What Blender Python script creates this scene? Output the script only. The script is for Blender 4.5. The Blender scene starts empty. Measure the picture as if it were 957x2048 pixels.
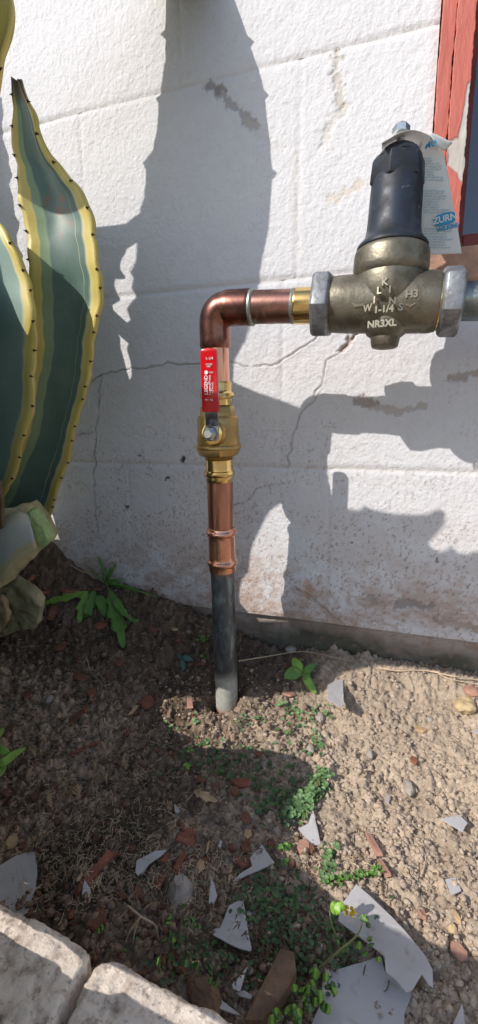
import bpy, bmesh, math, random
import numpy as np
from mathutils import Vector, Matrix, Quaternion
from mathutils.geometry import tessellate_polygon
random.seed(7); np.random.seed(7)
sc = bpy.context.scene
COL = sc.collection

# ------------------------------------------------------------------ camera, light
FPX = 900.0; CX, CY = 478.5, 1024.0            # focal length and centre in photo pixels (957 x 2048)
YAW, PITCH, DIST = math.radians(17.9), math.radians(10.5), .712
F = np.array([-math.sin(YAW)*math.cos(PITCH), math.cos(YAW)*math.cos(PITCH), -math.sin(PITCH)])
R = np.array([math.cos(YAW), math.sin(YAW), 0.]); U = np.cross(R, F)
CAM = np.array([0, -DIST, 0.])
cd = bpy.data.cameras.new('camera'); cam = bpy.data.objects.new('camera', cd); COL.objects.link(cam)
cam.matrix_world = Matrix(((R[0], U[0], -F[0], CAM[0]), (R[1], U[1], -F[1], CAM[1]), (R[2], U[2], -F[2], CAM[2]), (0, 0, 0, 1)))
cd.sensor_fit = 'VERTICAL'; cd.sensor_height = 24; cd.lens = 24*FPX/2048
cd.clip_start = .01; cd.clip_end = 2000
sc.camera = cam
SUN = np.array([.85, 1., -.95])                 # direction the sunlight travels
w = bpy.data.worlds.new("World"); sc.world = w; w.use_nodes = True
nt = w.node_tree; sky = nt.nodes.new('ShaderNodeTexSky'); sky.sky_type = 'NISHITA'; sky.sun_disc = False
sky.sun_elevation = math.atan2(.95, math.hypot(.85, 1)); sky.sun_rotation = math.atan2(-.85, -1) % (2*math.pi)
bg = nt.nodes['Background']; bg.inputs['Strength'].default_value = .14
nt.links.new(sky.outputs[0], bg.inputs[0])
sl = bpy.data.lights.new('sun', 'SUN'); sl.energy = 3.75; sl.angle = math.radians(.5); sl.color = (1, .94, .87)
so = bpy.data.objects.new('sun', sl); COL.objects.link(so)
so.rotation_mode = 'QUATERNION'; so.rotation_quaternion = Vector(SUN).to_track_quat('-Z', 'Y'); so.location = (-2, -2.5, 3)
sc.view_settings.view_transform = 'Standard'; sc.view_settings.look = 'None'
sc.view_settings.exposure = .14; sc.view_settings.gamma = 1

# ------------------------------------------------------------------ geometry of the view
def ray(x, y): return F*FPX + R*(x-CX) - U*(y-CY)
def onY(x, y, c): r = ray(x, y); return CAM + r*((c-CAM[1])/r[1])
def onZ(x, y, c): r = ray(x, y); return CAM + r*((c-CAM[2])/r[2])
def proj(P):
    v = np.asarray(P, float)-CAM; z = v@F
    return CX+FPX*(v@R)/z, CY-FPX*(v@U)/z
def depth(P): return float((np.asarray(P)-CAM)@F)

# ------------------------------------------------------------------ numpy noise
def hsh(i, j, s):
    n = (i.astype(np.int64)*374761393 + j.astype(np.int64)*668265263 + s*1274126177) & 0xffffffff
    n = ((n ^ (n >> 13))*1274126177) & 0xffffffff; n = n ^ (n >> 16)
    return (n & 0xffffff)/float(0x1000000)
def vn(x, y, s=0):
    xi = np.floor(x); yi = np.floor(y); fx = x-xi; fy = y-yi
    fx = fx*fx*(3-2*fx); fy = fy*fy*(3-2*fy)
    a = hsh(xi, yi, s); b = hsh(xi+1, yi, s); c = hsh(xi, yi+1, s); d = hsh(xi+1, yi+1, s)
    return (a+(b-a)*fx)*(1-fy)+(c+(d-c)*fx)*fy
def fbm(x, y, s=0, o=4):
    t = 0; a = .5; n = 0
    for k in range(o): t = t+a*vn(x*2**k, y*2**k, s+k); n += a; a *= .5
    return t/n
def worley(x, y, s=0):
    xi = np.floor(x); yi = np.floor(y); best = np.full(x.shape, 9.); sec = np.full(x.shape, 9.); cid = np.zeros(x.shape)
    for dx in (-1, 0, 1):
        for dy in (-1, 0, 1):
            px = xi+dx; py = yi+dy
            d = np.hypot(px+hsh(px, py, s)-x, py+hsh(px, py, s+9)-y)
            m = d < best; sec = np.where(m, best, np.minimum(sec, d)); cid = np.where(m, hsh(px, py, s+5), cid); best = np.where(m, d, best)
    return best, sec, cid
def sst(a, b, x): t = np.clip((x-a)/(b-a), 0, 1); return t*t*(3-2*t)

# ------------------------------------------------------------------ object helpers
def tag(o, label=None, cat=None, group=None, kind=None):
    if label: o['label'] = label
    if cat: o['category'] = cat
    if group: o['group'] = group
    if kind: o['kind'] = kind
    return o
def empty(name, loc, label, cat, group=None):
    o = bpy.data.objects.new(name, None); COL.objects.link(o); o.location = Vector(loc); o.empty_display_size = .02
    bpy.context.view_layer.update()
    return tag(o, label, cat, group)
def link(name, me, mat, parent=None, smooth=False):
    o = bpy.data.objects.new(name, me); COL.objects.link(o)
    if mat is not None and not me.materials: me.materials.append(mat)
    if smooth: me.polygons.foreach_set('use_smooth', [True]*len(me.polygons))
    if parent is not None:
        o.parent = parent
        M = Matrix.Identity(4); p = parent; chain = []
        while p is not None: chain.append(p); p = p.parent
        for q in reversed(chain): M = M @ (q.matrix_parent_inverse @ Matrix.LocRotScale(q.location, q.rotation_euler, q.scale) if q.parent else Matrix.LocRotScale(q.location, q.rotation_euler, q.scale))
        o.matrix_parent_inverse = M.inverted()
    return o
def pyd(name, V, Fc, mat, parent=None, smooth=False, col=None, uv=None):
    me = bpy.data.meshes.new(name); me.from_pydata([tuple(map(float, v)) for v in V], [], [tuple(f) for f in Fc]); me.update()
    if col is not None:
        a = me.color_attributes.new('tint', 'FLOAT_COLOR', 'POINT'); a.data.foreach_set('color', np.asarray(col, dtype=np.float32).ravel())
    if uv is not None:
        l = me.uv_layers.new(name='uv'); idx = np.empty(len(me.loops), dtype=np.int32); me.loops.foreach_get('vertex_index', idx)
        l.data.foreach_set('uv', np.asarray(uv, dtype=np.float32)[idx].ravel())
    return link(name, me, mat, parent, smooth)
def gridmesh(name, P, mat, parent=None, col=None, uv=None, flip=False):
    n, m = P.shape[:2]; V = P.reshape(-1, 3)
    i = np.arange(n-1)[:, None]*m + np.arange(m-1)[None]; i = i.ravel()
    q = np.stack([i, i+1, i+m+1, i+m], 1)
    if flip: q = q[:, ::-1]
    me = bpy.data.meshes.new(name)
    me.vertices.add(len(V)); me.vertices.foreach_set('co', V.astype(np.float32).ravel())
    me.loops.add(q.size); me.loops.foreach_set('vertex_index', q.astype(np.int32).ravel())
    me.polygons.add(len(q)); me.polygons.foreach_set('loop_start', np.arange(0, q.size, 4, dtype=np.int32))
    me.polygons.foreach_set('loop_total', np.full(len(q), 4, dtype=np.int32))
    me.update(calc_edges=True); me.validate()
    if col is not None:
        a = me.color_attributes.new('tint', 'FLOAT_COLOR', 'POINT')
        c = np.ones((len(V), 4), np.float32); c[:, :3] = col.reshape(-1, 3); a.data.foreach_set('color', c.ravel())
    if uv is not None:
        l = me.uv_layers.new(name='uv'); idx = np.empty(len(me.loops), dtype=np.int32); me.loops.foreach_get('vertex_index', idx)
        l.data.foreach_set('uv', uv.reshape(-1, 2).astype(np.float32)[idx].ravel())
    return link(name, me, mat, parent, True)

class MB:
    def __init__(s): s.v = []; s.f = []
    def add(s, V, Fc):
        b = len(s.v); s.v += [tuple(map(float, p)) for p in V]; s.f += [tuple(b+i for i in f) for f in Fc]
    def lathe(s, A, ax, prof, n=40, ref=None, sq=None):
        """prof: list of (distance along ax, radius) ; sq: optional number of flats -> prism"""
        A = np.asarray(A, float); ax = np.asarray(ax, float); ax = ax/np.linalg.norm(ax)
        ref = np.array([0, -1., 0]) if ref is None else np.asarray(ref, float)
        if abs(ref@ax) > .97*np.linalg.norm(ref): ref = np.array([0, 0, 1.])
        e1 = ref-ax*(ref@ax); e1 /= np.linalg.norm(e1); e2 = np.cross(ax, e1)
        N = sq or n; ph = math.pi/N if sq else 0
        V = []; Fc = []
        for (t, r) in prof:
            for k in range(N):
                a = 2*math.pi*k/N+ph; V.append(A+ax*t+(e1*math.cos(a)+e2*math.sin(a))*r)
        for j in range(len(prof)-1):
            for k in range(N):
                k2 = (k+1) % N; Fc.append((j*N+k, j*N+k2, (j+1)*N+k2, (j+1)*N+k))
        V.append(A+ax*prof[0][0]); V.append(A+ax*prof[-1][0]); a = len(V)-2
        for k in range(N):
            k2 = (k+1) % N; Fc.append((a, k2, k)); Fc.append((a+1, (len(prof)-1)*N+k, (len(prof)-1)*N+k2))
        s.add(V, Fc)
    def box(s, a, b):
        x0, y0, z0 = a; x1, y1, z1 = b
        V = [(x0, y0, z0), (x1, y0, z0), (x1, y1, z0), (x0, y1, z0), (x0, y0, z1), (x1, y0, z1), (x1, y1, z1), (x0, y1, z1)]
        s.add(V, [(0, 3, 2, 1), (4, 5, 6, 7), (0, 1, 5, 4), (1, 2, 6, 5), (2, 3, 7, 6), (3, 0, 4, 7)])
    def tube(s, pts, rad, n=24):
        pts = [np.asarray(p, float) for p in pts]
        if not hasattr(rad, '__len__'): rad = [rad]*len(pts)
        V = []; Fc = []; e1 = None
        for i, p in enumerate(pts):
            t = pts[min(i+1, len(pts)-1)]-pts[max(i-1, 0)]; t /= np.linalg.norm(t)
            if e1 is None:
                e1 = np.cross(t, [0, 1, 0]); 
                if np.linalg.norm(e1) < .1: e1 = np.cross(t, [1, 0, 0])
            e1 = e1-t*(e1@t); e1 /= np.linalg.norm(e1); e2 = np.cross(t, e1)
            for k in range(n):
                a = 2*math.pi*k/n; V.append(p+(e1*math.cos(a)+e2*math.sin(a))*rad[i])
        for j in range(len(pts)-1):
            for k in range(n):
                k2 = (k+1) % n; Fc.append((j*n+k, j*n+k2, (j+1)*n+k2, (j+1)*n+k))
        Fc.append(tuple(range(n-1, -1, -1))); Fc.append(tuple((len(pts)-1)*n+k for k in range(n)))
        s.add(V, Fc)
    def slab(s, pts, vec):
        """flat polygon (3-D points) extruded along vec"""
        pts = [np.asarray(p, float) for p in pts]; n = len(pts); vec = np.asarray(vec, float)
        tr = tessellate_polygon([[Vector(p) for p in pts]])
        V = pts+[p+vec for p in pts]
        s.add(V, [tuple(t) for t in tr]+[tuple(n+i for i in reversed(t)) for t in tr]+[(i, (i+1) % n, n+(i+1) % n, n+i) for i in range(n)])
    def build(s, name, mat, parent=None, smooth=False, bevel=0, seg=2, ang=40, subd=0, rough=0):
        me = bpy.data.meshes.new(name); me.from_pydata(s.v, [], s.f); me.update()
        bm = bmesh.new(); bm.from_mesh(me); bmesh.ops.remove_doubles(bm, verts=bm.verts, dist=1e-6); bmesh.ops.recalc_face_normals(bm, faces=bm.faces)
        if bevel:
            ed = [e for e in bm.edges if len(e.link_faces) == 2 and e.calc_face_angle(0) > math.radians(ang)]
            bmesh.ops.bevel(bm, geom=ed, offset=bevel, segments=seg, affect='EDGES', profile=.5, clamp_overlap=True)
        if subd:
            bmesh.ops.triangulate(bm, faces=bm.faces); L_ = sorted(e.calc_length() for e in bm.edges)[-1]
            for _ in range(subd):
                bmesh.ops.subdivide_edges(bm, edges=[e for e in bm.edges if e.calc_length() > .004], cuts=1, use_grid_fill=True, smooth=0)
                bmesh.ops.triangulate(bm, faces=[f for f in bm.faces if len(f.verts) > 3])
            bm.normal_update(); co = np.array([v.co for v in bm.verts]); a_ = fbm(co[:, 0]*70+co[:, 1]*40, co[:, 2]*70+co[:, 1]*25, 5, 4)-.5
            nn = [v.normal.copy() for v in bm.verts]
            for v, n_, k in zip(bm.verts, nn, a_): v.co += n_*float(k)*rough
        bm.to_mesh(me); bm.free()
        o = link(name, me, mat, parent)
        if smooth:
            me.polygons.foreach_set('use_smooth', [True]*len(me.polygons))
            me.set_sharp_from_angle(angle=math.radians(38))
        return o

# ------------------------------------------------------------------ materials
class NM:
    def __init__(s, name):
        s.m = bpy.data.materials.new(name); s.m.use_nodes = True; s.t = s.m.node_tree; s.b = s.t.nodes['Principled BSDF']
    def n(s, typ, **k):
        nd = s.t.nodes.new(typ)
        for a, v in k.items():
            if a in nd.inputs.keys() if isinstance(a, str) else False: nd.inputs[a].default_value = v
            else: setattr(nd, a, v)
        return nd
    def L(s, a, b): s.t.links.new(a, b)
    def set(s, **k):
        for a, v in k.items():
            a = a.replace('_', ' ')
            s.b.inputs[a].default_value = (*v, 1) if isinstance(v, tuple) and len(v) == 3 else v
    def coord(s, scale=(1, 1, 1)):
        c = s.n('ShaderNodeTexCoord'); mp = s.n('ShaderNodeMapping'); mp.inputs['Scale'].default_value = scale; s.L(c.outputs['Object'], mp.inputs[0]); return mp.outputs[0]
    def noise(s, scale, detail=4, rough=.55, vec=None, dist=0):
        nd = s.n('ShaderNodeTexNoise'); nd.inputs['Scale'].default_value = scale; nd.inputs['Detail'].default_value = detail; nd.inputs['Roughness'].default_value = rough; nd.inputs['Distortion'].default_value = dist
        s.L(vec or s.coord(), nd.inputs['Vector']); return nd.outputs['Fac']
    def ramp(s, fac, stops, interp='LINEAR'):
        r = s.n('ShaderNodeValToRGB'); r.color_ramp.interpolation = interp; e = r.color_ramp.elements
        while len(e) < len(stops): e.new(.5)
        for el, (p, c) in zip(e, stops): el.position = p; el.color = (*c, 1) if hasattr(c, '__len__') else (c, c, c, 1)
        s.L(fac, r.inputs[0]); return r.outputs[0]
    def mix(s, fac, a, b, typ='MIX'):
        m = s.n('ShaderNodeMix'); m.data_type = 'RGBA'; m.blend_type = typ
        for sock, v in ((m.inputs[0], fac), (m.inputs[6], a), (m.inputs[7], b)):
            if isinstance(v, (int, float)): sock.default_value = v
            elif isinstance(v, tuple): sock.default_value = (*v, 1)
            else: s.L(v, sock)
        return m.outputs[2]
    def bump(s, h, strength=.5, dist=.001):
        b = s.n('ShaderNodeBump'); b.inputs['Strength'].default_value = strength; b.inputs['Distance'].default_value = dist
        s.L(h, b.inputs['Height']); s.L(b.outputs[0], s.b.inputs['Normal'])
    def base(s, c): s.L(c, s.b.inputs['Base Color'])
    def vc(s): a = s.n('ShaderNodeVertexColor'); a.layer_name = 'tint'; return a.outputs[0]

def simple(name, col, rough=.6, metal=0, var=.25, scale=60, bump=.2, bd=.0006, spec=.5):
    q = NM(name); f = q.noise(scale, 5)
    q.base(q.ramp(f, [(.25, tuple(c*(1-var) for c in col)), (.75, tuple(min(1, c*(1+var)) for c in col))]))
    q.set(Roughness=rough, Metallic=metal); q.b.inputs['Specular IOR Level'].default_value = spec
    if bump: q.bump(q.noise(scale*4, 4), bump, bd)
    return q.m
def patina(name, c1, c2, c3, metal=1., rough=(.25, .55), scale=40, thr=(.4, .6), stretch=(1, 1, 1), bump=.15, spots=None):
    """metal c1 tarnished to c2, with crust c3 (non metallic) where a second noise is high"""
    q = NM(name); v = q.coord(stretch)
    a = q.ramp(q.noise(scale, 6, .6, v, .3), [(thr[0], 0.), (thr[1], 1.)])
    b = q.ramp(q.noise(scale*1.7, 8, .7, v, .8), [(.58 if spots is None else spots, 0.), ((.58 if spots is None else spots)+.1, 1.)])
    q.base(q.mix(b, q.mix(a, c1, c2), c3))
    q.L(q.ramp(b, [(0., metal), (1., .15)]), q.b.inputs['Metallic'])
    q.L(q.ramp(a, [(0., rough[0]), (1., rough[1])]), q.b.inputs['Roughness'])
    if bump: q.bump(q.noise(scale*6, 5), bump, .0006)
    return q.m
M = {}
def mk_wall():
    q = NM('painted_stucco'); c = q.vc()
    f = q.noise(55, 5, .6); c2 = q.mix(q.ramp(f, [(.3, 0.), (.8, .16)]), c, (.62, .57, .5), 'MULTIPLY')
    q.base(c2); q.set(Roughness=.75)
    h = q.noise(560, 4, .7, q.coord((1, 1, .65)), .2); h2 = q.noise(260, 3, .5)
    m = q.n('ShaderNodeMath'); m.operation = 'MULTIPLY_ADD'; q.L(h, m.inputs[0]); m.inputs[1].default_value = .6; q.L(h2, m.inputs[2])
    q.bump(m.outputs[0], .8, .0013); return q.m
M['wall'] = mk_wall()
def mk_soil():
    q = NM('soil'); c = q.vc(); f = q.noise(160, 6, .7)
    c2 = q.mix(q.ramp(f, [(.35, 0.), (.65, .75)]), c, (.5, .46, .42), 'MULTIPLY'); q.base(c2); q.set(Roughness=.95)
    q.b.inputs['Specular IOR Level'].default_value = .15
    q.bump(q.noise(420, 6, .7), .9, .0016); return q.m
M['soil'] = mk_soil()
M['far_ground'] = simple('dry_ground', (.3, .25, .2), .95, var=.3, scale=4)
M['backing'] = simple('wall_paint', (.72, .7, .67), .8, var=.05)
M['mortar'] = simple('foundation_concrete', (.24, .2, .17), .9, var=.4, scale=70, bump=.8, bd=.002)
def mk_stone():
    q = NM('speckled_granite'); a = q.noise(75, 7, .65); b = q.noise(190, 4, .6)
    c = q.ramp(a, [(.3, (.2, .16, .13)), (.42, (.52, .43, .36)), (.54, (.76, .66, .57)), (.8, (.82, .74, .65))])
    c = q.mix(q.ramp(b, [(.57, 0.), (.66, .7)]), c, (.25, .2, .18)); q.base(c); q.set(Roughness=.85); q.bump(q.noise(260, 5), .6, .002); return q.m
M['stone'] = mk_stone()
M['copper_new'] = patina('new_copper', (.8, .42, .31), (.62, .29, .2), (.35, .2, .15), rough=(.2, .34), scale=25, stretch=(1, 1, .35), spots=.75, bump=.04)
M['copper_mid'] = patina('dulled_copper', (.5, .25, .18), (.3, .14, .1), (.2, .12, .1), rough=(.25, .4), scale=25, stretch=(1, 1, .3), spots=.75, bump=.05)
M['stone_brown'] = simple('brown_rock', (.2, .125, .08), .9, var=.4, scale=50, bump=.8, bd=.003)
M['pipe_grey'] = patina('grey_tarnished_pipe', (.3, .3, .28), (.16, .2, .22), (.3, .36, .34), rough=(.35, .5), scale=30, spots=.55)
M['copper_brown'] = patina('tarnished_copper', (.32, .15, .115), (.1, .05, .045), (.12, .1, .08), rough=(.26, .42), scale=28, spots=.68, bump=.1)
M['copper_joint'] = patina('aged_copper', (.4, .21, .17), (.2, .11, .09), (.22, .24, .17), rough=(.28, .45), scale=45, spots=.56, bump=.15)
def mk_oldpipe():
    q = NM('weathered_copper_pipe'); tc = q.n('ShaderNodeTexCoord'); sx = q.n('ShaderNodeSeparateXYZ'); q.L(tc.outputs['Object'], sx.inputs[0])
    v = q.coord((1, 1, .3)); f = q.noise(75, 8, .7, v, .8); g = q.noise(140, 6, .7)
    grey = q.ramp(f, [(.3, (.09, .1, .115)), (.5, (.14, .155, .17)), (.64, (.26, .33, .35)), (.78, (.3, .22, .17))])
    def band(z0, z1):
        mr = q.n('ShaderNodeMapRange'); mr.inputs[1].default_value = z0; mr.inputs[2].default_value = z1
        ad = q.n('ShaderNodeMath'); ad.operation = 'MULTIPLY_ADD'; q.L(f, ad.inputs[0]); ad.inputs[1].default_value = .02; q.L(sx.outputs[2], ad.inputs[2]); q.L(ad.outputs[0], mr.inputs[0]); return mr.outputs[0]
    cop = band(-.205, -.188)
    white = band(-.36, -.378); red = band(-.424, -.436)
    c = q.mix(cop, grey, (.4, .2, .15))
    c = q.mix(q.mix(q.ramp(g, [(.25, .55), (.6, 1.)]), (0, 0, 0), white), c, (.5, .5, .44))
    c = q.mix(red, c, (.4, .16, .1)); q.base(c)
    q.L(q.ramp(white, [(0., .75), (1., 0.)]), q.b.inputs['Metallic']); q.set(Roughness=.45); q.bump(g, .35, .0008); return q.m
M['old_pipe'] = mk_oldpipe()
M['brass_bright'] = patina('bright_brass', (.85, .62, .27), (.72, .48, .17), (.4, .3, .15), rough=(.16, .26), scale=25, spots=.8, bump=.03)
M['brass_cast'] = patina('cast_brass', (.52, .37, .16), (.42, .28, .11), (.3, .2, .09), rough=(.38, .5), scale=30, spots=.66, bump=.5)
M['bronze'] = patina('cast_bronze', (.235, .215, .165), (.13, .118, .09), (.25, .245, .2), rough=(.42, .6), scale=45, spots=.62, bump=.6, metal=.75)
M['bronze_worn'] = patina('rubbed_bronze', (.36, .335, .26), (.26, .24, .18), (.3, .28, .22), rough=(.4, .55), scale=60, metal=.6)
M['galv'] = patina('galvanised_steel', (.29, .31, .34), (.16, .165, .17), (.34, .35, .36), rough=(.45, .65), scale=55, spots=.58, bump=.5, metal=.6)
M['solder'] = simple('solder', (.3, .33, .3), .45, .7, scale=200, bump=.5)
M['black'] = patina('black_bonnet_coating', (.032, .041, .06), (.017, .02, .026), (.14, .145, .15), rough=(.38, .6), scale=35, spots=.6, bump=.15, metal=.25)
M['zinc'] = simple('zinc_plated_bolt', (.55, .58, .6), .3, .95, var=.15, scale=50, bump=.1)
M['steel'] = simple('steel_arm', (.32, .33, .36), .28, .95, var=.15, scale=80, bump=.05)
M['vinyl'] = simple('red_vinyl', (.58, .006, .014), .16, 0, var=.04, scale=20, bump=.02)
M['print_white'] = simple('white_print', (.85, .8, .8), .5, var=.02, bump=0)
M['print_blue'] = simple('blue_print', (.02, .3, .55), .6, var=.05, bump=0)
M['print_grey'] = simple('small_blue_print', (.46, .6, .66), .6, var=.05, bump=0)
M['tag'] = simple('tag_card', (.72, .73, .7), .55, var=.06, scale=30, bump=.05)
M['plastic'] = simple('milky_plastic_sheet', (.56, .56, .6), .38, var=.1, scale=18, bump=.15, bd=.001)
q = NM('milky_plastic_sheet'); q.base(q.mix(q.ramp(q.noise(45, 7, .7, None, .5), [(.56, 0.), (.72, .75)]), q.ramp(q.noise(14, 5), [(.3, (.54, .52, .52)), (.7, (.68, .67, .69))]), (.3, .23, .17))); q.set(Roughness=.42); q.bump(q.noise(60, 4), .25, .002); M['plastic'] = q.m
_p = [n for n in M['plastic'].node_tree.nodes if n.type == 'BSDF_PRINCIPLED'][0]; _p.inputs['Transmission Weight'].default_value = .22
M['green'] = simple('weed_leaf', (.1, .22, .035), .45, var=.35, scale=40, bump=.2)
M['green_light'] = simple('young_leaf', (.2, .36, .05), .45, var=.3, scale=40, bump=.2)
M['green_dark'] = simple('dark_clover_leaf', (.065, .13, .04), .5, var=.4, scale=40, bump=.2)
M['spurge'] = simple('creeping_leaf', (.12, .22, .08), .5, var=.55, scale=60, bump=.2)
M['blue_green'] = simple('bluish_seedling_leaf', (.05, .13, .1), .4, var=.3, scale=60, bump=.1)
M['stem'] = simple('plant_stem', (.2, .2, .07), .6, var=.3)
M['redstem'] = simple('red_stem', (.3, .09, .05), .6, var=.3)
M['flower'] = simple('yellow_petal', (.8, .5, .01), .5, var=.1)
M['straw'] = simple('dry_straw', (.58, .44, .3), .8, var=.4, scale=30, bump=.2)
M['chip_red'] = simple('red_bark', (.25, .09, .055), .8, var=.45, scale=70, bump=.8, bd=.002)
M['chip_brown'] = simple('brown_bark', (.19, .085, .05), .85, var=.45, scale=70, bump=.8, bd=.002)
M['chip_tan'] = simple('pale_wood', (.5, .34, .19), .8, var=.3, scale=70, bump=.6, bd=.002)
M['chip_pink'] = simple('pink_brick', (.42, .23, .17), .85, var=.3, scale=70, bump=.6, bd=.002)
M['pebble'] = simple('pebble', (.36, .32, .28), .85, var=.35, scale=60, bump=.6, bd=.002)
M['pebble_yellow'] = simple('yellow_stone', (.55, .42, .24), .85, var=.3, scale=60, bump=.6, bd=.002)
M['clod'] = simple('dry_clod', (.48, .385, .3), .95, var=.35, scale=120, bump=.9, bd=.002, spec=.15)
M['clod_dark'] = simple('dark_clod', (.26, .19, .135), .95, var=.4, scale=120, bump=.9, bd=.002, spec=.15)
M['spine'] = simple('spine', (.05, .025, .015), .5, var=.3)
M['cutgreen'] = simple('cut_agave_flesh', (.38, .5, .2), .6, var=.3, scale=90, bump=.8, bd=.002)
M['deadleaf'] = simple('withered_agave', (.36, .31, .17), .7, var=.6, scale=22, bump=.6, bd=.003)
M['dryleaf'] = simple('dry_brown_leaf', (.13, .085, .05), .8, var=.5, scale=30, bump=.6, bd=.003)
M['sill'] = simple('sill_concrete', (.42, .25, .18), .85, var=.25, scale=50, bump=.7, bd=.002)
M['dusty'] = simple('dusty_grime', (.16, .1, .07), .95, var=.5, scale=50, bump=.8, bd=.003)
def mk_casing():
    q = NM('peeling_red_paint'); c = q.vc(); f = q.noise(30, 6, .6, q.coord((3, 3, .5)))
    q.base(q.mix(q.ramp(f, [(.35, 0.), (.7, .5)]), c, (.72, .62, .6), 'MULTIPLY')); q.set(Roughness=.5); q.bump(q.noise(70, 6, .6, q.coord((2.5, 2.5, .6))), .5, .002); return q.m
M['casing'] = mk_casing()
M['sash'] = simple('dark_red_sash', (.2, .03, .02), .5, var=.35, scale=40, bump=.5, bd=.002)
q = NM('window_glass'); q.set(Base_Color=(.02, .03, .05), Roughness=.06); q.b.inputs['Specular IOR Level'].default_value = 1.; q.b.inputs['Metallic'].default_value = 0.
q.b.inputs['Coat Weight'].default_value = 1.; M['glass'] = q.m

def agave_mat(name, stops, scar=None, tip=None):
    q = NM(name); uvn = q.n('ShaderNodeUVMap'); uvn.uv_map = 'uv'; sep = q.n('ShaderNodeSeparateXYZ'); q.L(uvn.outputs[0], sep.inputs[0])
    mp = q.n('ShaderNodeMapping'); mp.inputs['Scale'].default_value = (7, 1.6, 1); q.L(uvn.outputs[0], mp.inputs[0])
    f = q.noise(1.6, 4, .55, mp.outputs[0])
    ad = q.n('ShaderNodeMath'); ad.operation = 'MULTIPLY_ADD'; q.L(f, ad.inputs[0]); ad.inputs[1].default_value = .13; q.L(sep.outputs[0], ad.inputs[2])
    sb = q.n('ShaderNodeMath'); sb.operation = 'SUBTRACT'; q.L(ad.outputs[0], sb.inputs[0]); sb.inputs[1].default_value = .065
    c = q.ramp(sb.outputs[0], stops)
    st_ = q.n('ShaderNodeMapping'); st_.inputs['Scale'].default_value = (60, 2.2, 1); q.L(uvn.outputs[0], st_.inputs[0])
    c = q.mix(q.ramp(q.noise(1., 5, .6, st_.outputs[0]), [(.35, 0.), (.7, .38)]), c, (.62, .7, .55), 'MULTIPLY')
    blot = q.noise(26, 5, .6); c = q.mix(q.ramp(blot, [(.35, 0.), (.75, .35)]), c, (.6, .72, .66), 'MULTIPLY')
    wax = q.noise(14, 4, .6, None, .6); c = q.mix(q.ramp(wax, [(.5, 0.), (.75, .2)]), c, (.3, .38, .36))
    if scar:
        u0, v0, ru, rv = scar
        m2 = q.n('ShaderNodeMapping'); m2.vector_type = 'POINT'; m2.inputs['Location'].default_value = (-u0/ru, -v0/rv, 0); m2.inputs['Scale'].default_value = (1/ru, 1/rv, 0); q.L(uvn.outputs[0], m2.inputs[0])
        ln = q.n('ShaderNodeVectorMath'); ln.operation = 'LENGTH'; q.L(m2.outputs[0], ln.inputs[0])
        sc_ = q.noise(75, 4, .6, None, .4); a2 = q.n('ShaderNodeMath'); a2.operation = 'MULTIPLY_ADD'; q.L(ln.outputs['Value'], a2.inputs[0]); a2.inputs[1].default_value = -.22; q.L(sc_, a2.inputs[2])
        c = q.mix(q.ramp(a2.outputs[0], [(.36, 0.), (.4, 1.)]), c, (.19, .13, .09))
    if tip is not None:
        a3 = q.n('ShaderNodeMath'); a3.operation = 'MULTIPLY_ADD'; q.L(f, a3.inputs[0]); a3.inputs[1].default_value = .15; q.L(sep.outputs[1], a3.inputs[2])
        c = q.mix(q.ramp(a3.outputs[0], [(tip, 1.), (tip+.06, 0.)]), c, (.09, .055, .04))
    q.base(c); q.set(Roughness=.42); q.b.inputs['Specular IOR Level'].default_value = .6
    q.bump(q.noise(60, 5, .6), .18, .0012); return q.m
YEL = (.72, .56, .16); PY = (.64, .6, .34); OL = (.27, .36, .22); DG = (.11, .185, .16); BG = (.24, .35, .32)
M['agave'] = agave_mat('agave_leaf', [(0, YEL), (.13, YEL), (.15, OL), (.25, OL), (.28, DG), (.68, DG), (.69, PY), (.7, DG), (.8, DG), (.83, PY), (.88, YEL), (1, YEL)], scar=(.52, .34, .2, .08), tip=.1)
M['agave_front'] = agave_mat('agave_leaf_front', [(0, YEL), (.3, YEL), (.34, DG), (.48, BG), (.86, BG), (.89, PY), (.92, YEL), (1, YEL)])
M['sheet_green'] = agave_mat('striped_shade_sheet', [(0, YEL), (.1, YEL), (.13, OL), (.2, DG), (.8, DG), (.87, PY), (.9, YEL), (1, YEL)])  # agave stripes for the added, unseen shade sheets
M['agave_edge'] = agave_mat('agave_leaf_margin', [(0, YEL), (.1, OL), (.2, DG), (.5, DG), (.6, PY), (.64, YEL), (1, YEL)])
M['agave_pale'] = agave_mat('agave_cut_leaf', [(0, (.5, .42, .25)), (.25, (.5, .42, .25)), (.3, (.42, .43, .42)), (.8, (.5, .5, .48)), (1, (.5, .44, .3))])

# ------------------------------------------------------------------ terrain
def gbase(x, y):
    x = np.asarray(x, float); y = np.asarray(y, float)
    foot = np.interp(x, [-3, -.70, -.625, -.526, -.375, -.21, -.12, .5, 3], [-.24, -.22, -.225, -.295, -.315, -.378, -.38, -.375, -.375])
    t = np.clip(-y, 0, 2)
    low = -.442-.02*sst(.1, .5, t)+.05*np.exp(-((x+.62)/.22)**2)*np.exp(-(t/.3)**2)
    k = np.exp(-(t/.07)**1.3)
    z = low+(foot-low)*k
    z = z-.045*np.exp(-(((x+.228)**2+(y+.088)**2)/.026**2))+.012*np.exp(-((np.hypot(x+.228, y+.10)-.05)/.02)**2)*(y < -.05)
    return z
def onG(px, py, dz=0.):
    P = onZ(px, py, -.43)
    for _ in range(12): P = onZ(px, py, float(gbase(P[0], P[1]))*.7+P[2]*.3)
    z = float(gbase(P[0], P[1])); P = onZ(px, py, z)
    return P+np.array([0, 0, dz])
gx = np.arange(-.80, .42, .0016); gy = np.concatenate([np.arange(-.66, .012, .0016)])
X, Y = np.meshgrid(gx, gy)
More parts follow.
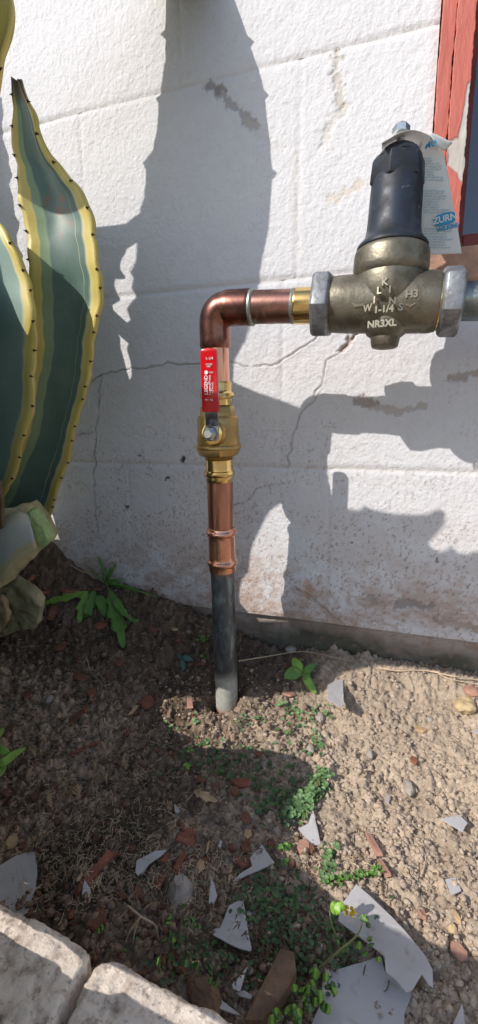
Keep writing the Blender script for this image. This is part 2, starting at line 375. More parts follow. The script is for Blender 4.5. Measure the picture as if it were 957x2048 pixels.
Z = gbase(X, Y)
lf = sst(-.05, -.28, X + .25*(Y+.2)*0 + .08*(fbm(X*9, Y*9, 3)-.5))           # 1 on the left (bark and straw mat), 0 on dry soil
Z += .010*(fbm(X*14, Y*14, 11)-.5)*(1+lf)+.020*(fbm(X*5, Y*5, 12)-.5)
wx = X+.008*(fbm(X*110, Y*110, 1)-.5); wy = Y+.008*(fbm(X*110, Y*110, 2)-.5)
for cell, amp, s, pw in ((.027, .0110, 21, .3), (.0135, .0095, 22, .6), (.0072, .0060, 23, 1.), (.0038, .0030, 24, 1.)):
    f1, f2, cid = worley(wx/cell, wy/cell, s)
    crk = np.clip((f2-f1)*2.8, 0, 1)**.55
    dome = crk*(.15+.85*cid)*(cid < pw+.1)*(1.05-.5*f1)
    Z += amp*dome*(.5+.8*vn(X*16, Y*16, s+3))*np.clip(1.1+.2*lf, 0, 2)
Z += .0042*(fbm(X*260, Y*260, 5, 3)-.5)
ZB = Z.copy()
for _k in range(3): ZB[1:-1, 1:-1] = (ZB[1:-1, 1:-1]*2+ZB[:-2, 1:-1]+ZB[2:, 1:-1]+ZB[1:-1, :-2]+ZB[1:-1, 2:])/6
n1 = fbm(X*30, Y*30, 31); n2 = fbm(X*120, Y*120, 32)
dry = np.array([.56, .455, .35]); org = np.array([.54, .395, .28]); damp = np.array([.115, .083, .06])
straw = np.array([.56, .42, .3])
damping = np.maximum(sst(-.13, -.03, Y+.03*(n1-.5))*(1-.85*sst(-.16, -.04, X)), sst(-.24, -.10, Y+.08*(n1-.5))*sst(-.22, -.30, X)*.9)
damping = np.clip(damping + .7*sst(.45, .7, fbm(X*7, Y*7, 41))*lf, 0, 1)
c = dry[None, None]*(.78+.5*n1[..., None])*(.8+.4*n2[..., None])*(.9+.2*hsh(np.floor(X/.006), np.floor(Y/.006), 3)[..., None]*0+.0)*1.1
_, _, ca_ = worley(wx/.0072, wy/.0072, 23); _, _, cb_ = worley(wx/.0135, wy/.0135, 22)
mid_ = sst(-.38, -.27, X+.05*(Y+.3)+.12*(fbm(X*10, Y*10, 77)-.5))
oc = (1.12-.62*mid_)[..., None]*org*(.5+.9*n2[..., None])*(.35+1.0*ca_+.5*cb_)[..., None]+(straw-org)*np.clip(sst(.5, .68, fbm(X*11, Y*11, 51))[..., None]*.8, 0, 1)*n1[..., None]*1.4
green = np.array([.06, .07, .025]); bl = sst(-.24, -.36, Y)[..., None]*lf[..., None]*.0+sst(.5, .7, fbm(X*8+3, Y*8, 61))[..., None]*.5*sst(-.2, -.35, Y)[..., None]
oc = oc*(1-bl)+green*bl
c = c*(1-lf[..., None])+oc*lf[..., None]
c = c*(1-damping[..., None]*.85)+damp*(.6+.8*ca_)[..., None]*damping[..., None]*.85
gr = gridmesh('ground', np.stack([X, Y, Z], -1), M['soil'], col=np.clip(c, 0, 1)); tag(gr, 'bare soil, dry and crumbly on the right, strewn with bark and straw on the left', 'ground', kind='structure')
def onT(px, py, dz=0.):
    r_ = ray(px, py); r_ = r_/np.linalg.norm(r_); t = np.arange(.30, 1.25, .0008)
    xx = CAM[0]+r_[0]*t; yy = CAM[1]+r_[1]*t; zz = r_[2]*t
    j = np.clip(((xx-gx[0])/.0016).astype(int), 0, len(gx)-1); i = np.clip(((yy-gy[0])/.0016).astype(int), 0, len(gy)-1)
    h = np.nonzero(zz < ZB[i, j]+dz)[0]
    if len(h) == 0: return onG(px, py, dz)
    k = h[0]; return np.array([xx[k], yy[k], zz[k]])
def gz(x, y):
    j = int(np.clip((x-gx[0])/.0016, 0, len(gx)-1)); i = int(np.clip((y-gy[0])/.0016, 0, len(gy)-1)); return float(Z[i, j])
m = MB(); m.add([(-60, -60, -.50), (60, -60, -.50), (60, .4, -.50), (-60, .4, -.50)], [(0, 1, 2, 3)])
tag(m.build('yard_ground', M['far_ground']), 'dry yard ground reaching to the horizon', 'ground', kind='structure')

# ------------------------------------------------------------------ wall of painted blocks
wall = empty('block_wall', (0, .05, -.45), 'white painted rough concrete block wall with recessed joints and cracks', 'wall')
CR = [[(120, 780), (170, 772), (205, 748), (240, 742), (290, 735), (330, 727), (400, 728), (470, 727), (500, 733), (545, 730), (575, 715), (605, 695), (625, 680), (634, 670)],
      [(722, 660), (705, 672), (690, 695), (668, 710), (655, 722), (640, 770), (625, 800), (607, 825), (590, 860), (583, 890), (575, 930)],
      [(205, 750), (196, 820), (192, 900), (187, 980), (192, 1030), (198, 1065)],
      [(466, 1014), (500, 1000), (512, 978), (545, 970), (575, 967)], [(590, 1175), (625, 1195), (650, 1215), (680, 1245)], [(650, 900), (653, 870), (662, 840)], [(628, 1120), (630, 1180)], [(160, 868), (185, 865)]]
CRW = [1.9, 1.7, .9, .9, 1.6, .6, .7, .9]
def segd(px, py, pts):
    best = np.full(px.shape, 1e9)
    for (ax, ay), (bx, by) in zip(pts[:-1], pts[1:]):
        dx, dy = bx-ax, by-ay; t = np.clip(((px-ax)*dx+(py-ay)*dy)/(dx*dx+dy*dy), 0, 1)
        best = np.minimum(best, np.hypot(px-ax-t*dx, py-ay-t*dy))
    return best
def block(x0, x1, z0, z1, y0=0., vert=.0012, hor=.0022, found=False, step=.0019):
    nx = max(3, int((x1-x0)/step)); nz = max(3, int((z1-z0)/step))
    xs = np.linspace(x0, x1, nx); zs = np.linspace(z0, z1, nz); XX, ZZ = np.meshgrid(xs, zs)
    P0 = np.stack([XX, np.zeros_like(XX), ZZ], -1)-CAM
    dz = P0@F; px = CX+FPX*(P0@R)/dz; py = CY-FPX*(P0@U)/dz
    jx = px+5*(vn(XX*160, ZZ*160, 71)-.5)*2; jy = py+5*(vn(XX*160, ZZ*160, 72)-.5)*2
    wob = .0022*(fbm(XX*40, ZZ*40, 6)-.5)
    dh = np.minimum(ZZ-z0, z1-ZZ)+wob; dv = np.minimum(XX-x0, x1-XX)+wob*1.6
    fade = .45+.75*vn(XX*9, ZZ*9, 8)
    out = -hor*fade*np.exp(-(dh/.0044)**2) - vert*fade*np.exp(-(dv/.0042)**2)
    out = out-.0012*np.exp(-((dh-.008)/.006)**2)*0
    out = out+.0013*(fbm(XX*240, ZZ*190, 1, 3)-.5)+.0035*(fbm(XX*12, ZZ*12, 2)-.5)
    f1, f2, _ = worley((XX+.003*vn(XX*200, ZZ*200, 4))/.0075, ZZ/.0075, 7)
    out = out+.0002*np.clip(f2-f1, 0, .5)*2
    col = np.ones(XX.shape+(3,))*np.array([.70, .70, .725])
    def blend(mask, cc):
        nonlocal col
        mask = np.clip(mask, 0, 1)[..., None]; col = col*(1-mask)+np.array(cc)*mask
    # dirt that climbs from the soil
    nb = fbm(XX*18, ZZ*22, 14); ns = fbm(XX*95, ZZ*140, 15)
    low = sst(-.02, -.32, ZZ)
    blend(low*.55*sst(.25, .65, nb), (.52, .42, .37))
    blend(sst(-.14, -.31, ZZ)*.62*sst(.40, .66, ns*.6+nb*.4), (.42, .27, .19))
    blend(sst(.62, .72, fbm(XX*420, ZZ*300, 16))*sst(.45, .62, fbm(XX*25, ZZ*40, 17)+.25*sst(.1, -.3, ZZ))*(.1+.6*sst(.2, -.25, ZZ)), (.3, .2, .15))
    blend(sst(.02, .0, np.abs(XX+.58))*sst(-.05, -.25, ZZ)*.0, (.3, .2, .15))
    # cracks
    for pts, wd in zip(CR, CRW):
        d = segd(px+4*(vn(XX*90, ZZ*90, 73)-.5)*2, py+4*(vn(XX*90, ZZ*90, 74)-.5)*2, pts)
        wd = wd*.6; k = np.exp(-(d/(wd*1.25))**2); out = out-.0026*k+.0007*np.exp(-((d-wd*3.0)/(wd*1.6))**2); blend(k*.7, (.3, .26, .23))
    # grey scrape where the paint is off, its edges ragged
    def patch(pts, wd, cc, amt, dig=.0012):
        nonlocal out
        d = segd(jx, jy, pts); k = sst(wd*1.15, wd*.75, d+wd*2.1*(fbm(XX*110, ZZ*80, 19)-.5)+wd*1.6*(fbm(XX*420, ZZ*300, 29, 3)-.45)); blend(k*amt*.8, cc); out = out-dig*k
    patch([(420, 172), (447, 176)], 9, (.25, .23, .22), .95)
    patch([(440, 185), (465, 212), (510, 250)], 9, (.3, .28, .27), .8)
    patch([(678, 105), (676, 205)], 13, (.5, .44, .37), .75, .0018)
    patch([(690, 210), (655, 260), (650, 290)], 10, (.6, .54, .46), .5)
    patch([(660, 400), (720, 370)], 9, (.62, .5, .36), .55, .0006)
    patch([(500, 250), (560, 300)], 12, (.6, .57, .52), .4, .0006)
    patch([(718, 802), (740, 805)], 9, (.3, .24, .2), .9, .002)
    patch([(740, 812), (800, 822), (850, 812)], 8, (.42, .36, .32), .75)
    patch([(900, 760), (957, 745)], 8, (.34, .27, .22), .8)
    patch([(722, 660), (700, 680), (690, 695), (672, 702)], 5, (.4, .28, .2), .8, .004)
    patch([(740, 1195), (750, 1200)], 7, (.3, .27, .26), .8, .002)
    patch([(790, 1208), (855, 1212)], 9, (.26, .23, .22), .9, .002)
    patch([(760, 1213), (700, 1195)], 7, (.42, .3, .22), .6, .001)
    patch([(870, 1240), (957, 1262)], 9, (.33, .24, .18), .7, .001)
    patch([(610, 1165), (622, 1190)], 8, (.5, .27, .16), .7, .0006)
    patch([(595, 525), (590, 300)], 6, (.68, .63, .57), .4, 0)
    for hx, hy, hr in ((365, 920, 6), (333, 957, 4), (424, 985, 3), (876, 1120, 3), (705, 1083, 2.5), (252, 1013, 4), (282, 912, 3), (470, 870, 3)):
        k = sst(hr*1.4, hr*.6, np.hypot(jx-hx, jy-hy)); blend(k*.95, (.05, .04, .035)); out = out-.003*k
    # joint lines hold dust
    blend(np.exp(-(dh/.0026)**2)*.25*fade, (.48, .4, .28)); blend(np.exp(-(dv/.002)**2)*.12*fade, (.5, .45, .38))
    if found:
        out = out+.012*(fbm(XX*28, ZZ*40, 24)-.5)-.004
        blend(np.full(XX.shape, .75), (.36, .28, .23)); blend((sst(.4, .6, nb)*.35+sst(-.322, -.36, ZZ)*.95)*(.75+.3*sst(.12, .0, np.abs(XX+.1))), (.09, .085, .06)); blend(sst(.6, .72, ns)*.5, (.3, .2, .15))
    P = np.stack([XX, y0-out, ZZ], -1)
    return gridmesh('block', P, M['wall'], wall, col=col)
ZJ = [-.318, -.061, .220, .501, .782]
XJ = {0: [-1.1, -.80, -.44, -.08, .28, .64], 1: [-1.1, -.88, -.52, -.16, .28, .64], 2: [-1.1, -.861, -.501, -.141, .0348], 3: [-1.1, -.681, -.321, .0348]}
g = 0.
for r_ in range(4):
    for a, b in zip(XJ[r_][:-1], XJ[r_][1:]): block(a+g, b-g, ZJ[r_]+g, ZJ[r_+1]-g)
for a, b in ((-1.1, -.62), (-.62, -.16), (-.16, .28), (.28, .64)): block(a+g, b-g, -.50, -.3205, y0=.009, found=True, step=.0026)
m = MB(); m.box((-4, .0338, -1.2), (.0348, .22, 2.6)); m.box((.0352, .0338, -1.2), (4, .22, .185)); m.box((-1.1, .0085, -.316), (.0347, .0336, .781)); m.box((.0349, .0085, -.316), (.63, .0336, .184)); m.box((-4, .002, .784), (.0345, .033, 2.6)); m.box((-4, .002, -1.2), (-1.102, .033, .783)); m.box((.642, .002, -1.2), (4, .033, .185)); m.box((.9, .0338, .19), (4, .22, 2.6))
m.build('wall_core', M['backing'], wall)

# ------------------------------------------------------------------ window at the right edge
win = empty('window', (.2, 0, .2), 'red wooden window with peeling paint and blue reflecting glass at the right edge', 'window')
def casing_board(x0, x1, yf, z0, z1, seed):
    xs = np.linspace(x0, x1, int((x1-x0)/.001)+2); zs = np.linspace(z0, z1, int((z1-z0)/.0015)); XX, ZZ = np.meshgrid(xs, zs)
    rag = .0016*(fbm(ZZ*60, XX*0+seed, seed)-.5)*2+.0009*(vn(ZZ*320, XX*0, seed+2)-.5)
    t = (XX-x0)/(x1-x0); XX = XX+rag*((t < .5)*(1-2*t)+(t > .5)*(2*t-1))
    P0 = np.stack([XX, np.full_like(XX, yf), ZZ], -1)-CAM; dz = P0@F; px = CX+FPX*(P0@R)/dz; py = CY-FPX*(P0@U)/dz
    col = np.ones(XX.shape+(3,))*np.array([.5, .13, .095])*(.85+.3*fbm(XX*40, ZZ*9, 5)[..., None])
    lim = np.interp(py, [150, 167, 191, 232, 260, 276, 282, 330, 338, 345, 361, 375], [960, 936, 931, 925, 920, 917, 897, 896, 905, 914, 920, 945])
    bare = sst(-1, 1, px-lim+4*(fbm(XX*90, ZZ*90, seed+7)-.5))*sst(380, 365, py)*sst(150, 170, py)
    col = col*(1-bare[..., None])+np.array([.55, .52, .47])*bare[..., None]*(.75+.4*fbm(XX*80, ZZ*30, 9)[..., None])
    out = .0012*(1-bare)+.0012*(fbm(XX*50, ZZ*14, seed)-.5)
    P = np.stack([XX, yf-out, ZZ], -1); P = np.pad(P, ((1, 1), (1, 1), (0, 0)), mode='edge')
    P[:, 0, 1] = .03; P[:, -1, 1] = .03; P[0, :, 1] = .03; P[-1, :, 1] = .03
    return gridmesh('casing_board', P, M['casing'], win, col=np.pad(col, ((1, 1), (1, 1), (0, 0)), mode='edge'))
casing_board(.0365, .0525, -.006, .2325, .86, 3)
casing_board(.0535, .0745, -.010, .2325, .86, 5)
m = MB(); m.box((.0365, .0302, .232), (.0744, .09, .9)); m.build('jamb', M['sash'], win)
sash_o = MB(); sash_o.box((.0747, .024, .245), (.0840, .06, .9)); sash_o.box((.0842, .026, .232), (.60, .06, .262)); sash_o.build('sash', M['sash'], win, bevel=.002)
m = MB(); m.box((.0843, .034, .2622), (.60, .038, .9)); m.build('glass_pane', M['glass'], win)
m = MB(); m.box((.7, .03, .19), (.9, .09, .9)); m.box((.0, .092, .19), (.9, .1, .9)); m.build('back_panel', M['dusty'], win)
m = MB(); m.box((.026, -.026, .188), (.70, .09, .2305)); sl_ = m.build('window_sill', M['sill'], win, bevel=.004, seg=3)
V = []; Fc = []
for k in range(260):
    x = random.uniform(.03, .2); y = random.uniform(-.024, .028)
    if x > .09 and random.random() < .5: y = random.uniform(.0, .029)
    s = random.uniform(.0012, .004); b = len(V); z = .2306+s*.3
    for dx, dy, dz in ((1, 0, 0), (0, 1, 0), (-1, 0, 0), (0, -1, 0), (0, 0, 1), (0, 0, -1)): V.append((x+dx*s*random.uniform(.6, 1.3), y+dy*s*random.uniform(.6, 1.3), z+dz*s*.7))
    Fc += [(b+i, b+j, b+4) for i, j in ((0, 1), (1, 2), (2, 3), (3, 0))]+[(b+j, b+i, b+5) for i, j in ((0, 1), (1, 2), (2, 3), (3, 0))]
tag(pyd('sill_debris', V, Fc, M['dusty']), 'brown dusty debris lying along the window sill', 'debris', kind='stuff')

# ------------------------------------------------------------------ water line
YT, YB = -.135, -.092
PE = onY(429, 617, YT); PR = onY(955, 602, YT); PB = onY(455, 1425, YB)
line = empty('copper_water_line', PB, 'copper and brass water pipe rising from the soil, turning at an elbow into a bronze pressure regulator', 'water pipe')
axv = PB-PE; LV = np.linalg.norm(axv); axv /= LV; axh = PR-PE; LH = np.linalg.norm(axh); axh /= LH
def tv(py):   # distance down the riser where it appears at row py
    lo, hi = -.1, LV+.1
    for _ in range(40):
        md = (lo+hi)/2
        if proj(PE+axv*md)[1] < py: lo = md
        else: hi = md
    return lo
def th(px):
    lo, hi = -.1, LH+.2
    for _ in range(40):
        md = (lo+hi)/2
        if proj(PE+axh*md)[0] < px: lo = md
        else: hi = md
    return lo
def rv(py, wpx): return wpx/2*depth(PE+axv*tv(py))/FPX/math.sqrt(1.0)*.995
def rh(px, wpx): return wpx/2*depth(PE+axh*th(px))/FPX/1.02
def vprof(lst): return [(tv(y), rv(y, w_)) for y, w_ in lst]
def hprof(lst): return [(th(x), rh(x, w_)) for x, w_ in lst]
r0 = rv(740, 54)
# elbow with sockets
m = MB(); Rb = th(452)
c0 = PE+axh*Rb+axv*tv(655); pts = []; rad = []
for t in (tv(697.5), tv(694), tv(680), tv(660)): pts.append(PE+axv*t)
rad = [rv(697, 57), rv(695, 62), rv(680, 62), rv(664, 62)]
tV = tv(650); tH = th(452)
for k in range(1, 12):
    a = math.pi/2*k/12; pts.append(PE+axv*tV*(1-math.sin(a))+axh*tH*(1-math.cos(a))); rad.append(rv(664, 61)*(1+.02*math.sin(2*a)))
for x_, wd in ((454, 68), (462, 70), (497, 71), (502, 71), (505, 68)): pts.append(PE+axh*th(x_)); rad.append(rh(x_, wd))
m.tube(pts, rad, 48); elb = m.build('elbow', M['copper_brown'], line, smooth=True); elb['label'] = 'tarnished brown copper elbow'
m = MB(); m.lathe(PE, axh, hprof([(500, 66), (503, 70.5), (507, 71), (510, 66)]), 48); m.build('solder_ring', M['solder'], line, smooth=True)
m = MB(); m.lathe(PE, axh, hprof([(504, 64), (560, 65), (588, 65.5)]), 48); cp = m.build('pipe', M['copper_joint'], line, smooth=True)
m = MB(); m.lathe(PE, axh, hprof([(584, 64), (585, 68), (589, 68.5), (592, 66)]), 48); m.build('solder_ring', M['solder'], line, smooth=True)
m = MB(); m.lathe(PE, axh, hprof([(590, 66), (592, 69), (595, 69.5), (640, 71), (642, 60)]), 48); m.build('brass_tailpiece', M['brass_bright'], line, smooth=True)
m = MB(); m.lathe(PE, axv, vprof([(690, 53), (768, 53)]), 48); m.build('pipe', M['copper_new'], line, smooth=True)
m = MB(); m.lathe(PE, axv, vprof([(955, 52.5), (1062, 51)]), 48); m.build('pipe', M['copper_mid'], line, smooth=True)
m = MB(); m.lathe(PE, axv, vprof([(1053, 50), (1054.5, 55), (1058, 56), (1060, 59), (1062, 61), (1066, 61), (1068, 58.5), (1069.5, 54.5), (1071, 53.6), (1080, 53.4), (1110, 53.4), (1117, 53.6), (1118.5, 55), (1120, 59), (1122, 60.5), (1126, 60.5), (1128, 58), (1129.5, 55), (1131, 54.6), (1140, 54.5), (1141, 50)]), 56)
o = m.build('coupling', M['copper_new'], line, smooth=True); o['label'] = 'shiny pink copper press coupling'
m = MB(); m.lathe(PE, axv, vprof([(1132, 48.5), (1250, 47), (1380, 44.5), (1425, 44)])+[(LV+.05, rv(1420, 44))], 48)
o = m.build('pipe', M['old_pipe'], line, smooth=True); o['label'] = 'grey weathered lower pipe with a white crust at the soil'
# right pipe
m = MB(); m.lathe(PE, axh, hprof([(905, 74), (957, 76), (1010, 79)])+[(LH+.35, rh(957, 76))], 48); o = m.build('pipe', M['pipe_grey'], line, smooth=True)
# ball valve
bv = MB()
bv.lathe(PE, axv, vprof([(812, 50), (812.5, 66), (815, 69), (834, 71), (836, 60)]), sq=8)
bv.lathe(PE, axv, vprof([(831, 60), (831.5, 76), (834, 80.5), (836, 82), (870, 83), (874, 85), (888, 85), (890, 84)]), 56)
bv.lathe(PE, axv, vprof([(888.5, 80), (889, 88.5), (890.5, 90.5), (895.5, 90.5), (897, 88.5), (897.5, 80)]), 56)
bv.lathe(PE, axv, vprof([(896, 80), (896.5, 87), (900, 87), (909, 79), (913, 64)]), sq=8)
bv.lathe(PE, axv, vprof([(808, 50), (810, 55), (812, 52), (814, 55), (816, 52)]), 48)
bv.lathe(PE, axv, vprof([(911, 52), (913, 57), (915, 53), (917, 57), (919, 53), (921, 50)]), 48)
# boss for the stem
tn = tv(868); PN = PE+axv*tn; fr = np.array([0, -1., 0]); rB = rv(868, 84)
offs = R*(-6*depth(PN)/FPX)*0
STEM = onY(425, 868, PN[1]-rB-.004)
bv.lathe(STEM-fr*.02, fr, [(0, .0165), (.014, .0165), (.0175, .0150), (.019, .013)], 40)
bvo = bv.build('ball_valve', M['brass_cast'], line, smooth=True); bvo['label'] = 'cast brass ball valve with a red lever'
for rows, nm in ((([(763, 50), (764, 58), (768, 60), (781, 58), (784, 60), (787, 68), (792, 70), (796, 66), (799, 60), (804, 60), (810, 58), (811, 50)]), 'press_collar'), (([(918, 50), (919, 55), (930, 54), (940, 56), (942, 61), (946, 62.5), (950, 60), (952, 56), (961, 54.5), (963, 52)]), 'press_collar')):
    m = MB(); m.lathe(PE, axv, vprof(rows), 48); m.build(nm, M['brass_bright'], bvo, smooth=True)
m = MB(); m.lathe(STEM, fr, [(-.002, .0128), (0, .0142), (.0012, .0142), (.0018, .0125)], 40); m.build('washer', M['brass_bright'], bvo, smooth=True)
m = MB(); m.lathe(STEM+fr*.006, fr, [(-.001, .0072), (0, .0092), (.0055, .0092), (.0068, .0078)], sq=6); m.lathe(STEM+fr*.0095, fr, [(0, .0068), (.0065, .0066), (.0078, .005)], 24)
m.build('stem_nut', M['zinc'], bvo, smooth=True)
# lever : arm (bent plate) and vinyl sleeve
ya = STEM[1]-.004; ys = STEM[1]-.019
def plate(rows, th_, mat, nm, par, bev=.0006):
    V = []; Fc = []
    for (xl, xr, y_, yy) in rows:
        a = onY(xl, y_, yy); b = onY(xr, y_, yy); V += [a, b, b+np.array([0, th_, 0]), a+np.array([0, th_, 0])]
    for j in range(len(rows)-1):
        for k in range(4): Fc.append((4*j+k, 4*j+(k+1) % 4, 4*j+4+(k+1) % 4, 4*j+4+k))
    Fc += [(0, 1, 2, 3), tuple(4*(len(rows)-1)+k for k in (3, 2, 1, 0))]
    q = MB(); q.add(V, Fc); return q.build(nm, mat, par, smooth=True, bevel=bev, seg=4, ang=50)
plate([(409, 436, 815, ys+.001), (410, 436, 826, ys+.002), (412, 436.5, 846, ya-.003), (411, 437, 852, ya), (412, 437, 876, ya), (417, 433, 882, ya)], .0026, M['steel'], 'lever_arm', bvo)
sleeve = plate([(410, 424, 696, ys), (405.5, 428.5, 697, ys-.0003), (402.5, 431.5, 699.5, ys-.0007), (400.8, 433, 704, ys-.001), (400.5, 433.5, 712, ys-.001), (401.5, 434, 740, ys-.001), (403, 435, 780, ys-.0005), (404.5, 436.5, 822, ys), (405, 436, 824, ys+.0003)], .0062, M['vinyl'], 'lever_handle', bvo, .0026)
sleeve['label'] = 'red vinyl lever sleeve with white lettering'
def text_mesh(body, size, origin, xdir, ydir, ext, bold=0.0):
    cu = bpy.data.curves.new('t', 'FONT'); cu.body = body; cu.size = size; cu.extrude = ext; cu.offset = bold; cu.align_x = 'CENTER'; cu.align_y = 'CENTER'; cu.resolution_u = 3
    ob = bpy.data.objects.new('t', cu); COL.objects.link(ob); dg = bpy.context.evaluated_depsgraph_get(); dg.update()
    me = ob.evaluated_get(dg).to_mesh(); V = [np.array(v.co) for v in me.vertices]; Fc = [tuple(p.vertices) for p in me.polygons]
    ob.evaluated_get(dg).to_mesh_clear(); bpy.data.objects.remove(ob); bpy.data.curves.remove(cu)
    xd = np.asarray(xdir, float); xd /= np.linalg.norm(xd); yd = np.asarray(ydir, float); yd -= xd*(yd@xd); yd /= np.linalg.norm(yd); zd = np.cross(xd, yd)
    return [np.asarray(origin)+xd*v[0]+yd*v[1]+zd*v[2] for v in V], Fc
def onsleeve(x, y): return onY(x, y, ys-.0016)
up = onsleeve(417, 720)-onsleeve(418, 780)
m = MB()
def st(body, x, y, size, rot=True, bold=0):
    o_ = onsleeve(x, y); m.add(*text_mesh(body, size, o_, up if rot else (1, 0, 0), (-1, 0, 0) if rot else up, .00025, bold))
st('LEGEND', 413, 770, .0062, True, .0001); st('LegendPress', 420, 770, .0046); st('600 WOG', 426, 776, .003); st('1-1/4', 419, 717, .0048, False); st('175 PSI', 418, 729, .003, False); st('NSF', 418, 733, .003, False); st('CSA', 423, 745, .0028, False); st('FM', 414, 800, .0035, False); st('UL', 424, 800, .0035, False)
o_ = onsleeve(413, 745); m.lathe(o_, (0, -1, 0), [(-.0002, .0024), (.0003, .0024)], 20)
m.build('handle_print', M['print_white'], bvo)
# pressure regulator
XA, XB = th(666), th(876)
rg = MB()
rg.lathe(PE, axh, [(XA-.004, .024), (XA, .0305), (XA+.01, .0315), (XA+.03, .0320), (XB-.03, .0325), (XB-.008, .0325), (XB, .031), (XB+.004, .024)], 64)
rbody = .032
xc = th(776); PC = PE+axh*xc
top = onY(801, 284, YT+.004); bo = PC; axb = top-bo; LB = np.linalg.norm(axb); axb /= LB
def tb(py):
    lo, hi = -.1, LB+.1
    for _ in range(40):
        md = (lo+hi)/2
        if proj(bo+axb*md)[1] > py: lo = md
        else: hi = md
    return lo
def rb(py, wpx): return wpx/2*depth(bo+axb*tb(py))/FPX/1.02
def tbn(py, r_):
    lo, hi = -.1, LB+.1
    for _ in range(40):
        md = (lo+hi)/2
        if proj(bo+axb*md+np.array([0, -r_*.8, 0]))[1] > py: lo = md
        else: hi = md
    return lo
def bprof(lst): return [(tbn(y, rb(y, w_)), rb(y, w_)) for y, w_ in lst]
rg.lathe(bo, axb, [(-.022, .012), (-.016, .024), (-.006, .0325), (.004, .0365), (.014, .0385), (.022, .0385), (.030, .0375), (.037, .0362), (.043, .0362)], 56)
rg.lathe(bo, axb, [(.034, .035)]+bprof([(552, 118), (545, 124), (538, 136), (530, 146), (518, 149), (500, 149), (490, 148), (484, 145), (480, 132)]), 64)
# lower plug and the round boss with the size on it
dn = -axb
rg.lathe(bo, dn, [(.0, .02), (.018, .026), (.027, .0245), (.034, .0215), (.038, .016), (.0385, .0155)], 48)
rg.lathe(bo, dn, [(.037, .0165), (.0385, .0165), (.047, .0150), (.0485, .0135)], 32)
fb = np.array([0, -1., 0])
rgo = rg.build('pressure_regulator', M['bronze'], line, smooth=True); rgo['label'] = 'dull bronze pressure regulator with black bonnet'
m = MB(); m.lathe(bo, axb, bprof([(481, 130), (480, 141), (474, 141), (471, 136), (466, 124), (458, 112), (445, 107), (420, 105), (380, 103.5), (352, 102), (345, 101), (339, 96), (334, 90)]), 64)
hx0 = [(348, 108), (344, 111), (302, 106), (297, 102), (291, 90)]
m.lathe(bo, axb, bprof(hx0), sq=6, ref=np.array([.25, -1., 0]))
m.lathe(bo, axb, bprof([(300, 92), (290, 78), (286, 66), (284, 50)]), 40)
bon = m.build('bonnet', M['black'], rgo, smooth=True, bevel=.0006, ang=45)
m = MB(); m.lathe(bo, axb, [(tb(290), .0046)]+[(tb(289)+k*.0012, .0046-(k % 2)*.0005) for k in range(18)], 20); m.lathe(bo, axb, [(tb(267), .0075), (tb(266), .0092), (tb(254), .0092), (tb(252), .0082)], sq=6)
m.build('adjusting_bolt', M['zinc'], rgo, smooth=True)
def nut(x0, x1, wpx, nm, ref):
    q_ = MB(); a0, a1 = th(x0), th(x1); r_ = rh((x0+x1)/2, wpx)
    q_.lathe(PE, axh, [(a0, r_*.86), (a0+.0008, r_*.95), (a0+.004, r_*1.03), (a1-.003, r_*1.03), (a1-.0006, r_*.95), (a1, r_*.86)], sq=6, ref=ref)
    return q_.build(nm, M['galv'], rgo, smooth=True, bevel=.0007, seg=2, ang=30)
nut(627, 664, 130, 'union_nut', np.array([0, -1., .35])); nut(879, 924, 137, 'union_nut', np.array([0, -1., .10]))
m = MB(); m.lathe(PE, axh, hprof([(660, 84), (661, 100), (665, 102), (667, 100), (668, 86)]), 48); m.build('union_ring', M['brass_bright'], rgo, smooth=True)
m = MB(); m.lathe(PE, axh, hprof([(869, 84), (870, 106), (876, 110), (881, 108), (882, 86)]), 48); m.build('union_ring', M['brass_bright'], rgo, smooth=True)
# raised cast lettering on the front
m = MB()
def onbody(px, py, rr=rbody, push=.0):
    """front surface of the horizontal barrel (or neck) seen at a pixel"""
    best = None
    rr_ = ray(px, py); rr_ = rr_/np.linalg.norm(rr_); o = CAM
    def hit(A, ax, rad):
        d = rr_-ax*(rr_@ax); w_ = (o-A)-ax*((o-A)@ax); a = d@d; b = 2*d@w_; c_ = w_@w_-rad*rad; D = b*b-4*a*c_
        if D < 0: return None
        t = (-b-math.sqrt(D))/(2*a); P = o+rr_*t; n_ = (P-A)-ax*((P-A)@ax); return t, P, n_/np.linalg.norm(n_)
    h1 = hit(PE, axh, rr); return h1
def cast(body, px, py, size, neck=False, rot=0):
    h = onbody(px, py)
    if neck:
        rr_ = ray(px, py); rr_ = rr_/np.linalg.norm(rr_); A = bo; ax = axb; d = rr_-ax*(rr_@ax); w_ = (CAM-A)-ax*((CAM-A)@ax); rad = .0383
        D = (2*d@w_)**2-4*(d@d)*(w_@w_-rad*rad); t = (-2*d@w_-math.sqrt(max(D, 0)))/(2*d@d); P = CAM+rr_*t; n_ = (P-A)-ax*((P-A)@ax); n_ /= np.linalg.norm(n_)
        if h is None or t < h[0]: h = (t, P, n_)
    if h is None: return
    _, P, n_ = h; xd = np.cross(np.array([0, 0, 1.]), n_); xd /= np.linalg.norm(xd); yd = np.cross(n_, xd)
    ca, sa = math.cos(rot), math.sin(rot); X_, Y_ = xd*ca+yd*sa, -xd*sa+yd*ca
    m.add(*text_mesh(body, size, P+n_*.0002, X_, Y_, .0013, .00035))
for ch, x_, y_ in (('K', 770, 565), ('L', 759, 582), ('I', 780, 580), ('I', 750, 601), ('N', 785, 603)): cast(ch, x_, y_, .0098, True)
cast('W', 737, 617, .0102, True); cast('1-1/4', 768, 619, .0098, True); cast('S', 801, 615, .0105, True); cast('H3', 824, 589, .0105); cast('NR3XL', 764, 648, .0098, True)
